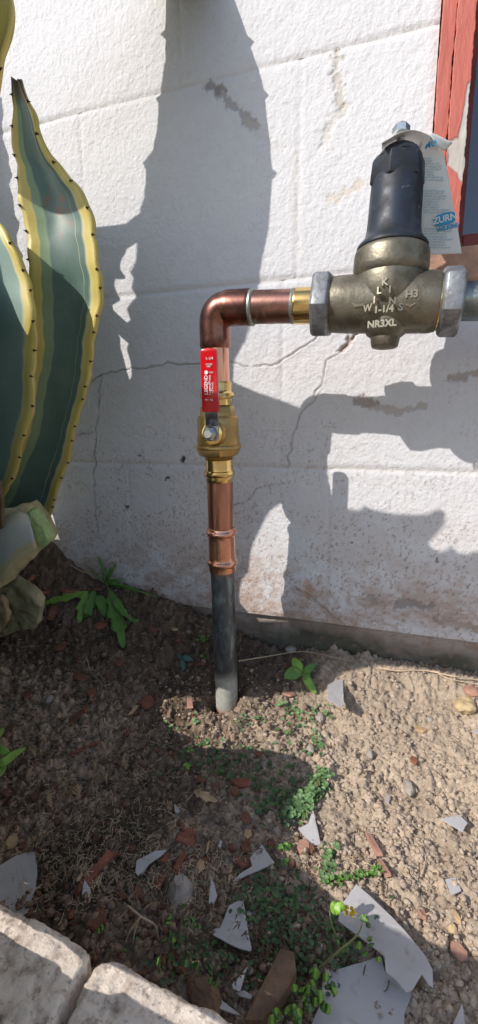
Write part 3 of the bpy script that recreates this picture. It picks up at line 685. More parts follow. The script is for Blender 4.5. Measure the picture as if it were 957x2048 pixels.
for pts in ([(703, 604), (709, 614), (728, 612), (728, 607), (715, 609)], [(812, 608), (818, 608), (818, 611), (812, 611)], [(816, 612), (831, 605), (832, 607), (820, 614)]):
    P3 = [onbody(a, b)[1]+onbody(a, b)[2]*-.0004 for a, b in pts]; m.slab(P3, onbody(*pts[0])[2]*.0018)
o = m.build('raised_lettering', M['bronze_worn'], rgo); o['kind'] = 'stuff' 

# ------------------------------------------------------------------ paper tag
m = MB()
def ribbon(rows, n, thick, extra=None):
    """rows: (xa, ya, xb, yb, depth_a, depth_b)"""
    P = np.zeros((len(rows), n, 3))
    for i, (xa, ya, xb, yb, da, db) in enumerate(rows):
        for j in range(n):
            t = j/(n-1); P[i, j] = onY(xa+(xb-xa)*t, ya+(yb-ya)*t, da+(db-da)*t)
    return P
rows = [(764, 299, 764, 285, -.118, -.165), (776, 292, 780, 276, -.112, -.163), (790, 288, 795, 267, -.108, -.160), (803, 286, 812, 261, -.106, -.156), (822, 287, 829, 260, -.104, -.148), (838, 292, 847, 265, -.104, -.132),
        (838, 305, 866, 276, -.108, -.100), (835, 325, 886, 303, -.098, -.088), (836, 350, 893, 330, -.092, -.081), (838, 380, 899, 362, -.086, -.077), (840, 420, 906, 406, -.080, -.073), (843, 460, 915, 450, -.076, -.070), (846, 490, 921, 487, -.074, -.066), (848, 510, 924, 507, -.072, -.064)]
def resample(rows, k):
    A = np.array(rows, float); n = len(A); out = []
    for i in range(n-1):
        p0, p1, p2, p3 = A[max(i-1, 0)], A[i], A[i+1], A[min(i+2, n-1)]
        for j in range(k):
            t = j/k; out.append(.5*((2*p1)+(-p0+p2)*t+(2*p0-5*p1+4*p2-p3)*t*t+(-p0+3*p1-3*p2+p3)*t**3))
    out.append(A[-1]); return np.array(out)
P = ribbon([tuple(r) for r in resample(rows, 4)], 12, 0)
def thick_grid(name, P, mat, par, th_, uv=None, dirv=None):
    n, k = P.shape[:2]; du = np.gradient(P, axis=0); dv = np.gradient(P, axis=1); N = np.cross(du, dv); N /= np.maximum(np.linalg.norm(N, axis=2, keepdims=True), 1e-9)
    if dirv is not None: N = N*np.sign((N@np.asarray(dirv, float)))[..., None]
    Q = P+N*th_; V = np.concatenate([P.reshape(-1, 3), Q.reshape(-1, 3)]); b = n*k; Fc = []
    idx = lambda i, j: i*k+j
    for i in range(n-1):
        for j in range(k-1):
            Fc.append((idx(i, j), idx(i, j+1), idx(i+1, j+1), idx(i+1, j))); Fc.append((b+idx(i, j), b+idx(i+1, j), b+idx(i+1, j+1), b+idx(i, j+1)))
    for i in range(n-1): Fc.append((idx(i, 0), idx(i+1, 0), b+idx(i+1, 0), b+idx(i, 0))); Fc.append((idx(i+1, k-1), idx(i, k-1), b+idx(i, k-1), b+idx(i+1, k-1)))
    for j in range(k-1): Fc.append((idx(0, j+1), idx(0, j), b+idx(0, j), b+idx(0, j+1))); Fc.append((idx(n-1, j), idx(n-1, j+1), b+idx(n-1, j+1), b+idx(n-1, j)))
    uv2 = None if uv is None else np.concatenate([uv.reshape(-1, 2)]*2)
    return pyd(name, V, Fc, mat, par, True, uv=uv2)
tg = empty('paper_tag', onY(812, 275, YT), 'white instruction tag with blue print hung on the bolt of the regulator', 'tag')
thick_grid('card', P, M['tag'], tg, .0005, dirv=(0, 1, 0))
P2 = ribbon([tuple(r) for r in resample([(858, 263, 868, 281, -.106, -.103), (880, 272, 882, 297, -.098, -.094), (906, 286, 890, 302, -.088, -.088)], 3)], 5, 0)
thick_grid('folded_corner', P2, M['tag'], tg, .0005, dirv=(0, 1, 0))
def tagpt(px, py, lift=.0009):
    """point on the card seen at a pixel (nearest grid vertex depth, blended)"""
    v = P.reshape(-1, 3)-CAM; z = v@F; qx = CX+FPX*(v@R)/z; qy = CY-FPX*(v@U)/z
    d = np.hypot(qx-px, qy-py)+1e-3; w_ = 1/d**4; w_ /= w_.sum(); yy = float((w_*P.reshape(-1, 3)[:, 1]).sum()); return onY(px, py, yy-lift)
m = MB()
for i in range(34):
    yy = 318+i*5.4
    if 365 < yy < 380 or 428 < yy < 458 : continue
    x0 = 846+ (yy-318)*.02; x1 = 884+(yy-318)*.16 - random.choice([0, 4, 12, 20, 3]); xx = x0
    while xx < x1:
        L_ = random.uniform(4, 11); e = min(xx+L_, x1)
        if e-xx > 2:
            a = tagpt(xx, yy); b = tagpt(e, yy-.28*(e-xx)*.6); upv = np.array([0, 0, .0011]); m.slab([a, b, b+upv, a+upv], (0, -.0001, 0))
        xx = e+random.uniform(1.2, 2.2)
m.build('small_print', M['print_grey'], tg)
m = MB(); a = tagpt(890, 438, .0014); xd = tagpt(903, 433)-tagpt(880, 439); upd = tagpt(889, 430)-tagpt(891, 446)
V_, F_ = text_mesh('ZURN', .0098, a+np.array([0, -.0006, 0]), xd, upd, .00015, .0003)
xdn = xd/np.linalg.norm(xd); upn = upd-xdn*(upd@xdn); upn /= np.linalg.norm(upn)
ov = [a+xdn*(0.0118*math.copysign(abs(math.cos(t))**.5, math.cos(t)))+upn*(.0062*math.copysign(abs(math.sin(t))**.5, math.sin(t))) for t in np.linspace(0, 2*math.pi, 33)[:-1]]
m.slab(ov, (0, -.0003, 0)); m.build('logo', M['print_blue'], tg); m = MB(); m.add(*text_mesh('WILKINS', .0062, tagpt(896, 455, .0014), xd, upd, .00015, .0002)); m.add(*text_mesh('OMO', .0085, tagpt(856, 291, .0016), xd, upd, .00015, .0002))
o = m.build('blue_lettering', M['print_blue'], tg); o['kind'] = 'stuff'; q_ = MB(); q_.add(V_, F_); q_.build('logo_lettering', M['tag'], tg)

# ------------------------------------------------------------------ agave
AG = onG(-60, 1230); agave = empty('agave_plant', AG, 'large variegated agave with yellow edged toothed leaves at the left', 'agave')
def leaf(rows, mat, cup=.02, seg=6, n=18, thick=.006, spines=(True, True), name='leaf', label=None, scal=2.2, sp_len=.0052):
    Rr = resample(rows, seg); k = len(Rr); P = np.zeros((k, n, 3)); uv = np.zeros((k, n, 2))
    Lc = 0; prev = None; per = .034
    for i, r_ in enumerate(Rr):
        xa, ya, xb, yb, da, db = r_
        a = onY(xa, ya, da); b = onY(xb, yb, db); mid = (a+b)/2
        if prev is not None: Lc += np.linalg.norm(mid-prev)
        prev = mid; wv = (b-a); wl = np.linalg.norm(wv)+1e-9
        sc_ = (.0022*abs(math.sin(math.pi*Lc/per))+.0022*math.sin(Lc*47+1))*min(1, wl/.03)
        a = a-wv/wl*sc_; b = b+wv/wl*(.0022*abs(math.sin(math.pi*(Lc/per+.37)))+.002*math.sin(Lc*53))*min(1, wl/.03)
        for j in range(n):
            t = j/(n-1); cpt = math.sin(math.pi*t)*cup*min(1, wl/.05)
            P[i, j] = a+(b-a)*t+np.array([0, cpt+.0022*math.sin(Lc*40+t*5)*math.sin(math.pi*t)+.0022*math.sin(Lc*75)*abs(2*t-1)**3, 0]); uv[i, j] = (t, i/(k-1))
    o = thick_grid(name, P, mat, agave, thick, uv, dirv=(0, 1, 0))
    if label: o['label'] = label
    q_ = MB(); Lc = 0
    for side in (0, 1):
        if not spines[side]: continue
        nxt = per*(.5 if side == 0 else .13+.5); Lc = 0
        for i in range(1, k):
            e = P[i, 0 if side == 0 else -1]; e0 = P[i-1, 0 if side == 0 else -1]; Lc += np.linalg.norm((P[i, 0]+P[i, -1]-P[i-1, 0]-P[i-1, -1])/2)
            if Lc > nxt:
                nxt += per*random.uniform(.7, 1.25); outv = P[i, 0]-P[i, -1] if side == 0 else P[i, -1]-P[i, 0]
                if np.linalg.norm(outv) < .008: continue
                outv /= np.linalg.norm(outv); tn_ = e-e0; tn_ /= np.linalg.norm(tn_)+1e-9; dr = outv+tn_*random.uniform(-.6, .2); dr /= np.linalg.norm(dr)
                q_.lathe(e-outv*.001, dr, [(0, .0022), (sp_len*.4, .0011), (sp_len, .0001)], 5, ref=np.array([.3, -.2, .9]))
    if q_.v: s_ = q_.build('spines', M['spine'], o); s_['kind'] = 'stuff'
    return o, P
# leaf standing behind, tip burnt
leaf([(23, 153, 36, 158, -.160, -.160), (25, 195, 52, 200, -.160, -.158), (29, 240, 68, 246, -.158, -.155), (24, 285, 84, 292, -.158, -.153), (33, 335, 118, 337, -.156, -.150), (41, 375, 150, 375, -.156, -.148), (46, 420, 176, 425, -.156, -.146), (52, 470, 187, 478, -.155, -.144),
      (60, 530, 196, 550, -.154, -.140), (64, 590, 196, 600, -.152, -.136), (66, 650, 189, 665, -.150, -.130), (64, 720, 176, 735, -.146, -.124), (55, 800, 160, 812, -.142, -.116), (35, 880, 138, 895, -.138, -.106), (5, 960, 112, 985, -.134, -.096), (-45, 1030, 75, 1068, -.130, -.090), (-100, 1080, 20, 1140, -.128, -.088)],
     M['agave'], cup=.013, label='tall agave leaf with dark green centre, scars and a burnt tip')
leaf([(-70, 400, -60, 398, -.2, -.2), (-110, 450, -10, 442, -.205, -.2), (-110, 490, 22, 488, -.205, -.2), (-105, 540, 48, 540, -.205, -.198), (-100, 590, 60, 590, -.205, -.197), (-95, 650, 66, 655, -.203, -.195), (-95, 720, 68, 725, -.2, -.19), (-100, 800, 60, 812, -.195, -.185), (-110, 880, 42, 900, -.19, -.178), (-130, 960, 8, 985, -.185, -.170), (-170, 1040, -40, 1070, -.18, -.165)],
     M['agave_front'], cup=.004, label='nearer agave leaf with pale blue green centre cut off by the left edge')
leaf([(-60, -160, -2, -160, -.50, -.50), (-60, -60, 5, -60, -.50, -.50), (-60, 0, 10, 0, -.50, -.50), (-58, 60, 9, 60, -.50, -.50), (-58, 110, 3, 112, -.50, -.50), (-60, 160, -5, 165, -.50, -.50), (-62, 220, -18, 230, -.50, -.50), (-70, 320, -30, 330, -.50, -.50), (-90, 480, -60, 490, -.50, -.50)],
     M['agave_edge'], cup=.003, thick=.003, label='agave leaf whose yellow edge shows at the upper left corner')
leaf([(20, 780, 58, 790, -.125, -.12), (5, 860, 52, 860, -.125, -.12), (-20, 920, 38, 920, -.125, -.12), (-60, 980, 15, 985, -.125, -.12), (-90, 1030, -20, 1040, -.12, -.115)], M['dryleaf'], cup=.004, thick=.003, spines=(False, False), label='dry brown leaf between the two green ones')
# cut leaf base and withered stub
P_ = [(-80, 1040), (0, 1035), (25, 1025), (50, 1017), (60, 1026), (78, 1050), (97, 1082), (93, 1094), (60, 1122), (38, 1145), (20, 1166), (0, 1178), (-80, 1210)]
m = MB(); base = [onY(x, y, -.215+.0006*(x)) for x, y in P_]; m.slab(base, (.004, .022, .012)); 
o = m.build('cut_leaf', M['deadleaf'], agave, smooth=True, bevel=.0022, seg=2, ang=50, subd=5, rough=.006); o['label'] = 'stump of a sawn off agave leaf, pale and muddy'
Pt = resample([(-60, 1052, -60, 1190, -.222, -.235), (0, 1040, 0, 1165, -.222, -.228), (35, 1024, 30, 1130, -.214, -.220), (58, 1030, 74, 1098, -.203, -.207)], 4)
GP = np.zeros((len(Pt), 8, 3)); GU = np.zeros((len(Pt), 8, 2))
for i, r_ in enumerate(Pt):
    for j in range(8):
        t = j/7; GP[i, j] = onY(r_[0]+(r_[2]-r_[0])*t, r_[1]+(r_[3]-r_[1])*t, r_[4]+(r_[5]-r_[4])*t-.004); GU[i, j] = (1-t, i/len(Pt))
thick_grid('leaf_skin', GP, M['agave_pale'], o, .003, GU, dirv=(0, 1, 0))
m = MB(); m.slab([onY(x, y, -.212+.0001*x) for x, y in ((50, 1028), (60, 1024), (72, 1038), (86, 1058), (97, 1078), (95, 1092), (84, 1099), (74, 1088), (62, 1062))], (.001, .016, .006)); m.build('cut_face', M['cutgreen'], o, smooth=True, bevel=.002, seg=2, subd=4, rough=.006)
m = MB(); m.slab([onY(x, y, -.19) for x, y in ((-80, 1190), (0, 1172), (25, 1168), (58, 1188), (70, 1200), (82, 1213), (78, 1235), (72, 1258), (40, 1262), (0, 1277), (-80, 1290))], (.0, .014, .010)); o2 = m.build('withered_leaf', M['deadleaf'], agave, smooth=True, bevel=.002, seg=2, subd=5, rough=.008)
m = MB(); m.slab([onY(x, y, -.205) for x, y in ((-80, 1180), (0, 1200), (8, 1208), (18, 1238), (14, 1246), (0, 1264), (-80, 1280))], (.0, .008, .006)); m.build('withered_leaf', M['chip_tan'], agave, smooth=True, bevel=.002, seg=2, subd=4, rough=.006)
m = MB(); m.slab([onY(x, y, -.235) for x, y in ((-60, 950), (-2, 962), (3, 1000), (4, 1055), (-4, 1060), (-60, 1060))], (.0, .006, .0)); m.build('cut_leaf', M['dryleaf'], agave, smooth=True, bevel=.0015)

# added sheets shaped for their shade, unseen, left of and above the camera
ALF = math.atan(1024/FPX); BET = math.atan(478.5/FPX)
NT = U*math.cos(ALF)-F*math.sin(ALF); NLF = -R*math.cos(BET)-F*math.sin(BET)
def surf(px, py):
    Pw = onY(px, py, 0.)
    if Pw[2] > float(gbase(Pw[0], 0.)): return Pw
    P_ = onZ(px, py, -.42)
    for _ in range(12): P_ = onZ(px, py, (float(gbase(P_[0], P_[1]))+.014)*.7+P_[2]*.3)
    return P_
def shade_sheet(pts, plane, margin=.03, stone=False, mat='sheet_green', dens=16, ragged=0):
    Nn = NT if plane == 't' else NLF
    full = []
    pts = [(p+(0,))[:3] for p in pts]
    for (a, b) in zip(pts, pts[1:]+pts[:1]):
        L_ = math.hypot(b[0]-a[0], b[1]-a[1]); k = max(1, int(L_/dens)) if a[2] == b[2] else 1
        for i in range(k): full.append((a[0]+(b[0]-a[0])*i/k, a[1]+(b[1]-a[1])*i/k, a[2]))
    out = []
    for px, py, zz_ in full:
        Pq = onZ(px, py, stone or zz_) if (stone or zz_) else surf(px, py)
        t = (margin-(Pq-CAM)@Nn)/(-SUN@Nn); out.append(Pq-SUN*t)
    q_ = MB(); q_.slab(out, -Nn*(-.007) if True else None)
    o = q_.build('leaf', None, agave); me = o.data; me.materials.append(M[mat])  # added sun blocker, outlined from the shade it casts, parented to the agave
    co = np.array([v.co for v in me.vertices]); c0_ = co.mean(0); u_, s_, vt = np.linalg.svd(co-c0_, full_matrices=False); a_ = (co-c0_)@vt[1]; b_ = (co-c0_)@vt[0]
    uvv = np.stack([(a_-a_.min())/(np.ptp(a_)), (b_-b_.min())/np.ptp(b_)], 1); l = me.uv_layers.new(name='uv'); idx = np.empty(len(me.loops), dtype=np.int32); me.loops.foreach_get('vertex_index', idx); l.data.foreach_set('uv', uvv[idx].astype(np.float32).ravel())
    return o
SH = {}; ZS = -.385
A_left = [(335, -160), (334, -60), (333, 0), (330, 58), (321, 68), (331, 78), (330, 120), (324, 160), (318, 188), (311, 196), (317, 206), (316, 255), (308, 300), (287, 327), (293, 340), (293, 365), (289, 395), (280, 415)]
SH['A'] = shade_sheet(A_left+[(279, 440), (276, 470), (274, 492), (274, 501), (273, 522), (259, 543), (266, 553), (263, 575), (271, 594), (259, 609), (254, 618), (263, 643), (264, 656), (345, 657), (440, 668), (470, 690), (485, 690), (500, 640), (512, 570), (520, 520), (533, 460), (537, 400), (539, 365), (550, 352), (538, 340), (535, 300), (527, 230), (524, 204), (532, 195), (521, 182), (518, 165), (500, 112), (495, 98), (503, 88), (489, 76), (480, 50), (462, 0), (458, -60), (455, -160)], 't')
SH['L2'] = shade_sheet([(430, 640), (512, 560), (500, 640), (485, 690), (470, 720), (468, 765), (520, 787), (560, 800), (605, 818), (612, 870), (622, 940), (636, 1000), (640, 1018), (600, 1008), (560, 1002), (543, 1014), (533, 1029), (522, 1053), (510, 1076), (503, 1098), (497, 1140), (486, 1153), (480, 1174), (480, 1204), (490, 1217), (500, 1232), (498, 1300), (497, 1386), (430, 1388), (364, 1386), (322, 1395), (200, 1400), (200, 1250), (249, 1084), (251, 1044), (253, 1018), (230, 985), (220, 966), (240, 940), (240, 775), (262, 762), (266, 748), (263, 717), (256, 697), (262, 685), (252, 677), (237, 663), (262, 640), (325, 650), (328, 771), (365, 800), (365, 850), (400, 930), (432, 900), (450, 840), (455, 790), (442, 668)], 'l')
SH['L1'] = shade_sheet([(60, 470), (185, 457), (250, 445), (285, 420), (292, 470), (262, 488), (255, 492), (249, 505), (240, 522), (241, 539), (250, 552), (232, 553), (229, 570), (235, 590), (240, 597), (224, 606), (228, 621), (243, 635), (263, 652), (272, 660), (234, 662), (242, 677), (243, 700), (250, 722), (256, 745), (262, 762), (260, 800), (255, 960), (222, 968), (226, 1002), (234, 1035), (243, 1065), (247, 1083), (260, 1100), (260, 1330), (121, 1330), (121, 1078), (102, 1015), (100, 900), (80, 700)], 'l')
SH['W'] = shade_sheet([(574, 1228), (610, 1228), (610, 1100), (606, 1050), (598, 1030), (590, 1004), (636, 1000), (650, 975), (660, 979), (665, 1002), (676, 1015), (690, 1017), (718, 1020), (730, 1011), (741, 1018), (777, 1026), (820, 1030), (856, 1029), (870, 1022), (883, 1019), (892, 1027), (891, 1046), (879, 1062), (858, 1083), (862, 1095), (879, 1105), (897, 1100), (903, 1092), (915, 1105), (935, 1109), (946, 1104), (960, 1103), (1010, 1112), (1200, 1110), (1200, 1385), (957, 1352), (850, 1335), (750, 1330), (690, 1340), (660, 1365), (635, 1378), (598, 1376), (548, 1380), (497, 1388), (440, 1388), (470, 1226), (500, 1233), (555, 1232)], 'l')
G_edge = [(322, 1393), (313, 1424), (326, 1441), (345, 1462), (364, 1466), (389, 1491), (418, 1495), (468, 1497), (531, 1497), (581, 1508), (608, 1522), (615, 1540), (606, 1560), (582, 1585), (574, 1640), (562, 1680), (551, 1698), (575, 1725), (593, 1740), (647, 1786), (668, 1807), (690, 1822), (737, 1839), (775, 1847), (808, 1864), (841, 1881), (912, 1906), (957, 1920), (1100, 1950)]
SH['G1'] = shade_sheet([(-400, 1040), (-60, 1070), (118, 1079), (180, 1110), (260, 1180), (330, 1375)]+G_edge+[(1100, 2350), (700, 2350), (600, 2147, ZS), (480, 2051, ZS), (380, 1995, ZS), (280, 1944, ZS), (230, 1920, ZS), (200, 1917, ZS), (178, 1907, ZS), (120, 1864, ZS), (60, 1836, ZS), (0, 1806, ZS), (-150, 1748, ZS), (-400, 1653, ZS)], 'l')
ZS = -.385
SH['LW'] = shade_sheet([(-120, 190), (4, 195), (7, 225), (3, 262), (8, 285), (18, 312), (19, 330), (26, 350), (20, 368), (28, 395), (30, 430), (40, 445), (34, 470), (36, 492), (46, 510), (40, 516), (46, 540), (57, 560), (60, 600), (-120, 600)], 'l', margin=.09)
SH['G2'] = shade_sheet([(-500, 1700), (-60, 1835), (40, 1886), (110, 1925), (160, 1975), (210, 1990), (240, 1985), (300, 2025), (400, 2085), (500, 2160), (500, 2500), (-500, 2500)], 'l', stone=ZS)

# ------------------------------------------------------------------ edging stones
def stone(pts, top, name, label, seed, h=.11):
    P3 = np.array([onZ(x, y, top)[:2] for x, y in pts]); x0, y0 = P3.min(0)-.006; x1, y1 = P3.max(0)+.006
    st_ = .0024; xs = np.arange(x0, x1, st_); ys_ = np.arange(y0, y1, st_); XX, YY = np.meshgrid(xs, ys_)
    ins = np.zeros(XX.shape, bool); d = np.full(XX.shape, 9.)
    for (ax, ay), (bx, by) in zip(P3, np.roll(P3, -1, 0)):
        cnd = ((ay > YY) != (by > YY)); xi = (bx-ax)*(YY-ay)/(by-ay+1e-12)+ax; ins ^= cnd & (XX < xi)
        dx, dy = bx-ax, by-ay; t = np.clip(((XX-ax)*dx+(YY-ay)*dy)/(dx*dx+dy*dy+1e-12), 0, 1); d = np.minimum(d, np.hypot(XX-ax-t*dx, YY-ay-t*dy))
    d = np.where(ins, d, -d)+.005*(fbm(XX*60, YY*60, seed)-.5)+.003*(fbm(XX*170, YY*170, seed+4)-.5)
    r_ = .005; q_ = np.clip(1-d/r_, 0, 1); z = top-r_*(1-np.sqrt(np.clip(1-q_**2, 0, 1))); z = z-h*sst(0, -.003, d)
    z = z+.005*(fbm(XX*45, YY*45, seed+1)-.5)+.0032*(fbm(XX*170, YY*170, seed+2)-.5)
    o = gridmesh(name, np.stack([XX, YY, z], -1), M['stone']); 
    me = o.data; bm = bmesh.new(); bm.from_mesh(me); bmesh.ops.delete(bm, geom=[v for v in bm.verts if v.co.z < top-h*.97 and all(e.other_vert(v).co.z < top-h*.97 for e in v.link_edges)], context='VERTS'); bm.to_mesh(me); bm.free()
    return tag(o, label, 'stone', 'edging stones along the bed')
stone([(-400, 1650), (-150, 1745), (0, 1803), (60, 1832), (120, 1860), (165, 1888), (178, 1905), (174, 1925), (150, 1965), (118, 2010), (80, 2110), (40, 2300), (-400, 2300)], ZS, 'edging_stone', 'speckled pinkish edging stone in the bottom left corner', 3)
stone([(192, 1930), (200, 1914), (230, 1916), (280, 1940), (330, 1966), (380, 1992), (430, 2014), (490, 2052), (560, 2120), (640, 2250), (140, 2300), (130, 2050), (165, 1970)], ZS-.002, 'edging_stone', 'sunlit edging stone second from the left along the bottom edge', 9)

# ------------------------------------------------------------------ loose things on the soil
def chip(px, py, wpx, hpx, ang, mat, name, label, cat, group=None, thick=.004, jag=.16, tilt=.25, lift=.0, sides=7, dome=False):
    P = onT(px, py, .001); P[2] += lift-.0005
    s = depth(P)/FPX; a = wpx*s/2; el = abs(ray(px, py)[2])/np.linalg.norm(ray(px, py)); b = hpx*s/2/max(el, .45)
    ca, sa = math.cos(ang), math.sin(ang); V = []; base = []
    box4 = sides == 4
    for k in range(sides):
        t = 2*math.pi*(k+.5)/sides; rx, ry = (math.copysign(1, math.cos(t)), math.copysign(1, math.sin(t))) if box4 else (math.cos(t)*1.08, math.sin(t)*1.08)
        rx *= 1+random.uniform(-jag, jag); ry *= 1+random.uniform(-jag, jag); base.append((rx, ry))
    tx, ty = random.uniform(-tilt, tilt), random.uniform(-tilt, tilt)
    def pt(rx, ry, z):
        X_, Y_ = rx*a, ry*b; x, y = X_*ca-Y_*sa, X_*sa+Y_*ca; return np.array([x, y, z+tx*x+ty*y])
    q_ = MB(); n = sides; V = []
    lv = [(0, .9), (thick*.5, 1.), (thick, .86)] if not dome else [(-thick*.3, .8), (thick*.25, 1.), (thick*.7, .8), (thick, .45)]
    for z, sc_ in lv:
        for rx, ry in base: V.append(pt(rx*sc_*(1+random.uniform(-.05, .05)), ry*sc_*(1+random.uniform(-.05, .05)), z+random.uniform(-.08, .08)*thick))
    Fc = [tuple(range(n-1, -1, -1)), tuple((len(lv)-1)*n+k for k in range(n))]
    for j in range(len(lv)-1):
        for k in range(n): Fc.append((j*n+k, j*n+(k+1) % n, (j+1)*n+(k+1) % n, (j+1)*n+k))
    q_.add(V, Fc); o = q_.build(name, M[mat], None, smooth=dome, subd=3 if dome else 0, rough=max(a, b)*.5 if dome else 0); o.location = Vector(P); tag(o, label, cat, group); return o
BK = 'bark chips scattered over the soil'
for a in [
 (374, 1677, 34, 26, .2, 'chip_red', 'square red brown bark chip below the middle of the shaded soil', 4), (167, 1501, 9, 36, -.5, 'chip_red', 'narrow dark red bark sliver standing upright in the straw at left', 4),
 (144, 1447, 14, 34, -.3, 'chip_brown', 'dark brown bark piece left of the pipe, just above the upright sliver', 4), (295, 1407, 25, 20, .3, 'chip_red', 'rounded red bark chip at the left end of the sunny patch round the pipe', 7),
 (23, 1464, 30, 20, .2, 'chip_brown', 'dark brown bark lump at the left edge beside the green leaf', 7), (171, 1422, 14, 18, .6, 'chip_red', 'small red bark bit between straw left of the pipe', 6),
 (190, 1751, 14, 66, -.25, 'chip_red', 'long reddish bark strip beside the small white plastic splinter', 4), (330, 1720, 14, 17, .1, 'chip_red', 'small orange red bark cube right of the pale plastic shard', 4),
 (360, 1731, 14, 40, .1, 'chip_red', 'upright orange red bark strip below the square chip', 4), (316, 1770, 24, 26, -.5, 'chip_red', 'orange brown bark chip left of the grey stone', 5), (278, 1789, 20, 18, .6, 'chip_brown', 'dark brown bark chip left below the orange brown one', 6),
 (222, 1720, 10, 22, -.7, 'chip_red', 'little red bark splinter above the long strip', 4), (192, 1847, 44, 26, .5, 'chip_brown', 'large dull brown bark piece above the edging stone corner', 6),
 (482, 1570, 46, 12, -.12, 'chip_red', 'long orange bark sliver lying level below the sunny patch', 5), (492, 1640, 22, 20, .4, 'chip_brown', 'faded reddish bark chip in the shade right of centre', 5),
 (486, 1729, 34, 18, .15, 'chip_red', 'red bark chip touching the pointed plastic shard', 6), (492, 1698, 24, 18, .7, 'chip_brown', 'brown bark chip just above the red one by the plastic', 6), (543, 1692, 18, 15, .4, 'chip_brown', 'brown bark bit right of the pointed plastic shard', 6),
 (582, 1730, 15, 16, .4, 'chip_brown', 'dark red bark bit at the shadow edge', 5), (86, 1188, 26, 24, .1, 'chip_red', 'bright red square bark chip against the withered agave leaf', 4), (107, 1224, 14, 30, .5, 'chip_brown', 'brown bark stick below the bright red chip', 4),
 (142, 1184, 42, 13, .25, 'chip_red', 'long red bark strip behind the toothed weed leaf', 5), (205, 1250, 28, 24, .4, 'chip_red', 'orange red bark chip between the weed leaves', 6), (197, 1180, 22, 16, .1, 'chip_brown', 'dark red bark chip at the foot of the weed', 6),
 (69, 1157, 12, 30, .4, 'chip_brown', 'dark bark piece deep in the shade under the agave', 5), (310, 1259, 16, 20, .5, 'chip_brown', 'reddish bark bit near the wall foot', 6), (351, 1261, 16, 8, .2, 'chip_tan', 'tiny tan bark bit near the wall foot', 5), (161, 1357, 32, 12, -.3, 'chip_brown', 'dull red bark piece in the straw at left', 6),
 (184, 1391, 18, 14, .5, 'chip_red', 'small red brown bark chip at left of the hollow', 6), (380, 1405, 12, 36, .45, 'chip_pink', 'pinkish red bark strip in the sun left of the pipe foot', 4), (579, 1391, 24, 15, -.6, 'chip_pink', 'sunlit salmon bark chip right of the pipe foot', 6),
 (520, 1512, 18, 12, .2, 'chip_red', 'red bark bit at the lower edge of the sunny patch', 6), (405, 1562, 26, 18, .6, 'chip_brown', 'brown bark chip below left of the sunny patch', 6), (747, 1694, 11, 36, .45, 'chip_pink', 'slanting pink wood strip on the sunny soil', 4),
 (768, 1743, 11, 30, .45, 'chip_pink', 'slanting reddish strip below the first pink one', 4), (829, 1524, 12, 14, .3, 'chip_red', 'small dark red bark bit in the middle of the sunny soil', 5), (846, 1835, 16, 17, .5, 'chip_pink', 'brick red bit at the shadow edge right of the plastic', 6),
 (919, 1908, 28, 30, .8, 'chip_pink', 'brick red chip at the right edge of the sunny soil', 6), (607, 1700, 26, 22, .2, 'chip_pink', 'tan pink chip at the edge of the shadow below the creeping weed', 7), (624, 1701, 12, 14, .2, 'chip_brown', 'little brown chip touching the tan pink one', 6),
 (70, 1600, 16, 10, .2, 'chip_brown', 'brown bark bit in the straw near the left edge', 6), (25, 1690, 20, 17, .2, 'chip_tan', 'ochre chip above the large grey plastic piece', 6), (17, 1590, 26, 12, .3, 'chip_brown', 'dark reddish bark at the left edge in the straw', 6), (240, 1330, 20, 9, .2, 'chip_brown', 'dark bark bit in the damp soil above the hollow', 6),
 (470, 1588, 22, 10, .2, 'chip_brown', 'dull bark bit under the long orange sliver', 6), (55, 1395, 22, 12, .4, 'chip_brown', 'dull red bark bit at left under the withered agave', 6), (121, 1297, 24, 12, -.3, 'chip_brown', 'brown bark piece below the weed rosette', 6)]:
    px, py, w_, h_, an, mt, lb, sd = a; chip(px, py, w_, h_, an, mt, 'bark_chip', lb, 'bark chip', BK, sides=sd, thick=random.uniform(.003, .006), lift=.0015)
for a in [(402, 1736, 20, 20, .3, 'chip_tan', 'round cream wood chip in the shaded soil'), (496, 1673, 19, 15, .6, 'chip_tan', 'folded cream wood chip above the pointed plastic shard'), (417, 1697, 5, 24, .15, 'chip_tan', 'thin pale splinter left of the cream chip'),
          (461, 1752, 6, 38, .2, 'chip_tan', 'upright pale splinter beside the pointed plastic tip'), (841, 1462, 24, 11, -.6, 'chip_tan', 'cream wood splinter on the upper sunny soil'), (273, 1418, 9, 30, .05, 'chip_tan', 'short upright pale stick left of the sunny patch'), (913, 1837, 10, 20, .6, 'chip_tan', 'pale splinter low at the right on the sunny soil'), (163, 1756, 5, 22, .1, 'chip_tan', 'thin pale sliver left of the small white plastic splinter'), (70, 1683, 9, 6, .1, 'chip_tan', 'tiny white chip in the straw at left'), (116, 1539, 12, 5, .5, 'chip_tan', 'tiny white sliver in the straw at left')]:
    chip(*a[:6], 'wood_splinter', a[6], 'wood splinter', 'pale wood splinters on the soil', sides=5, thick=.003, lift=.002)
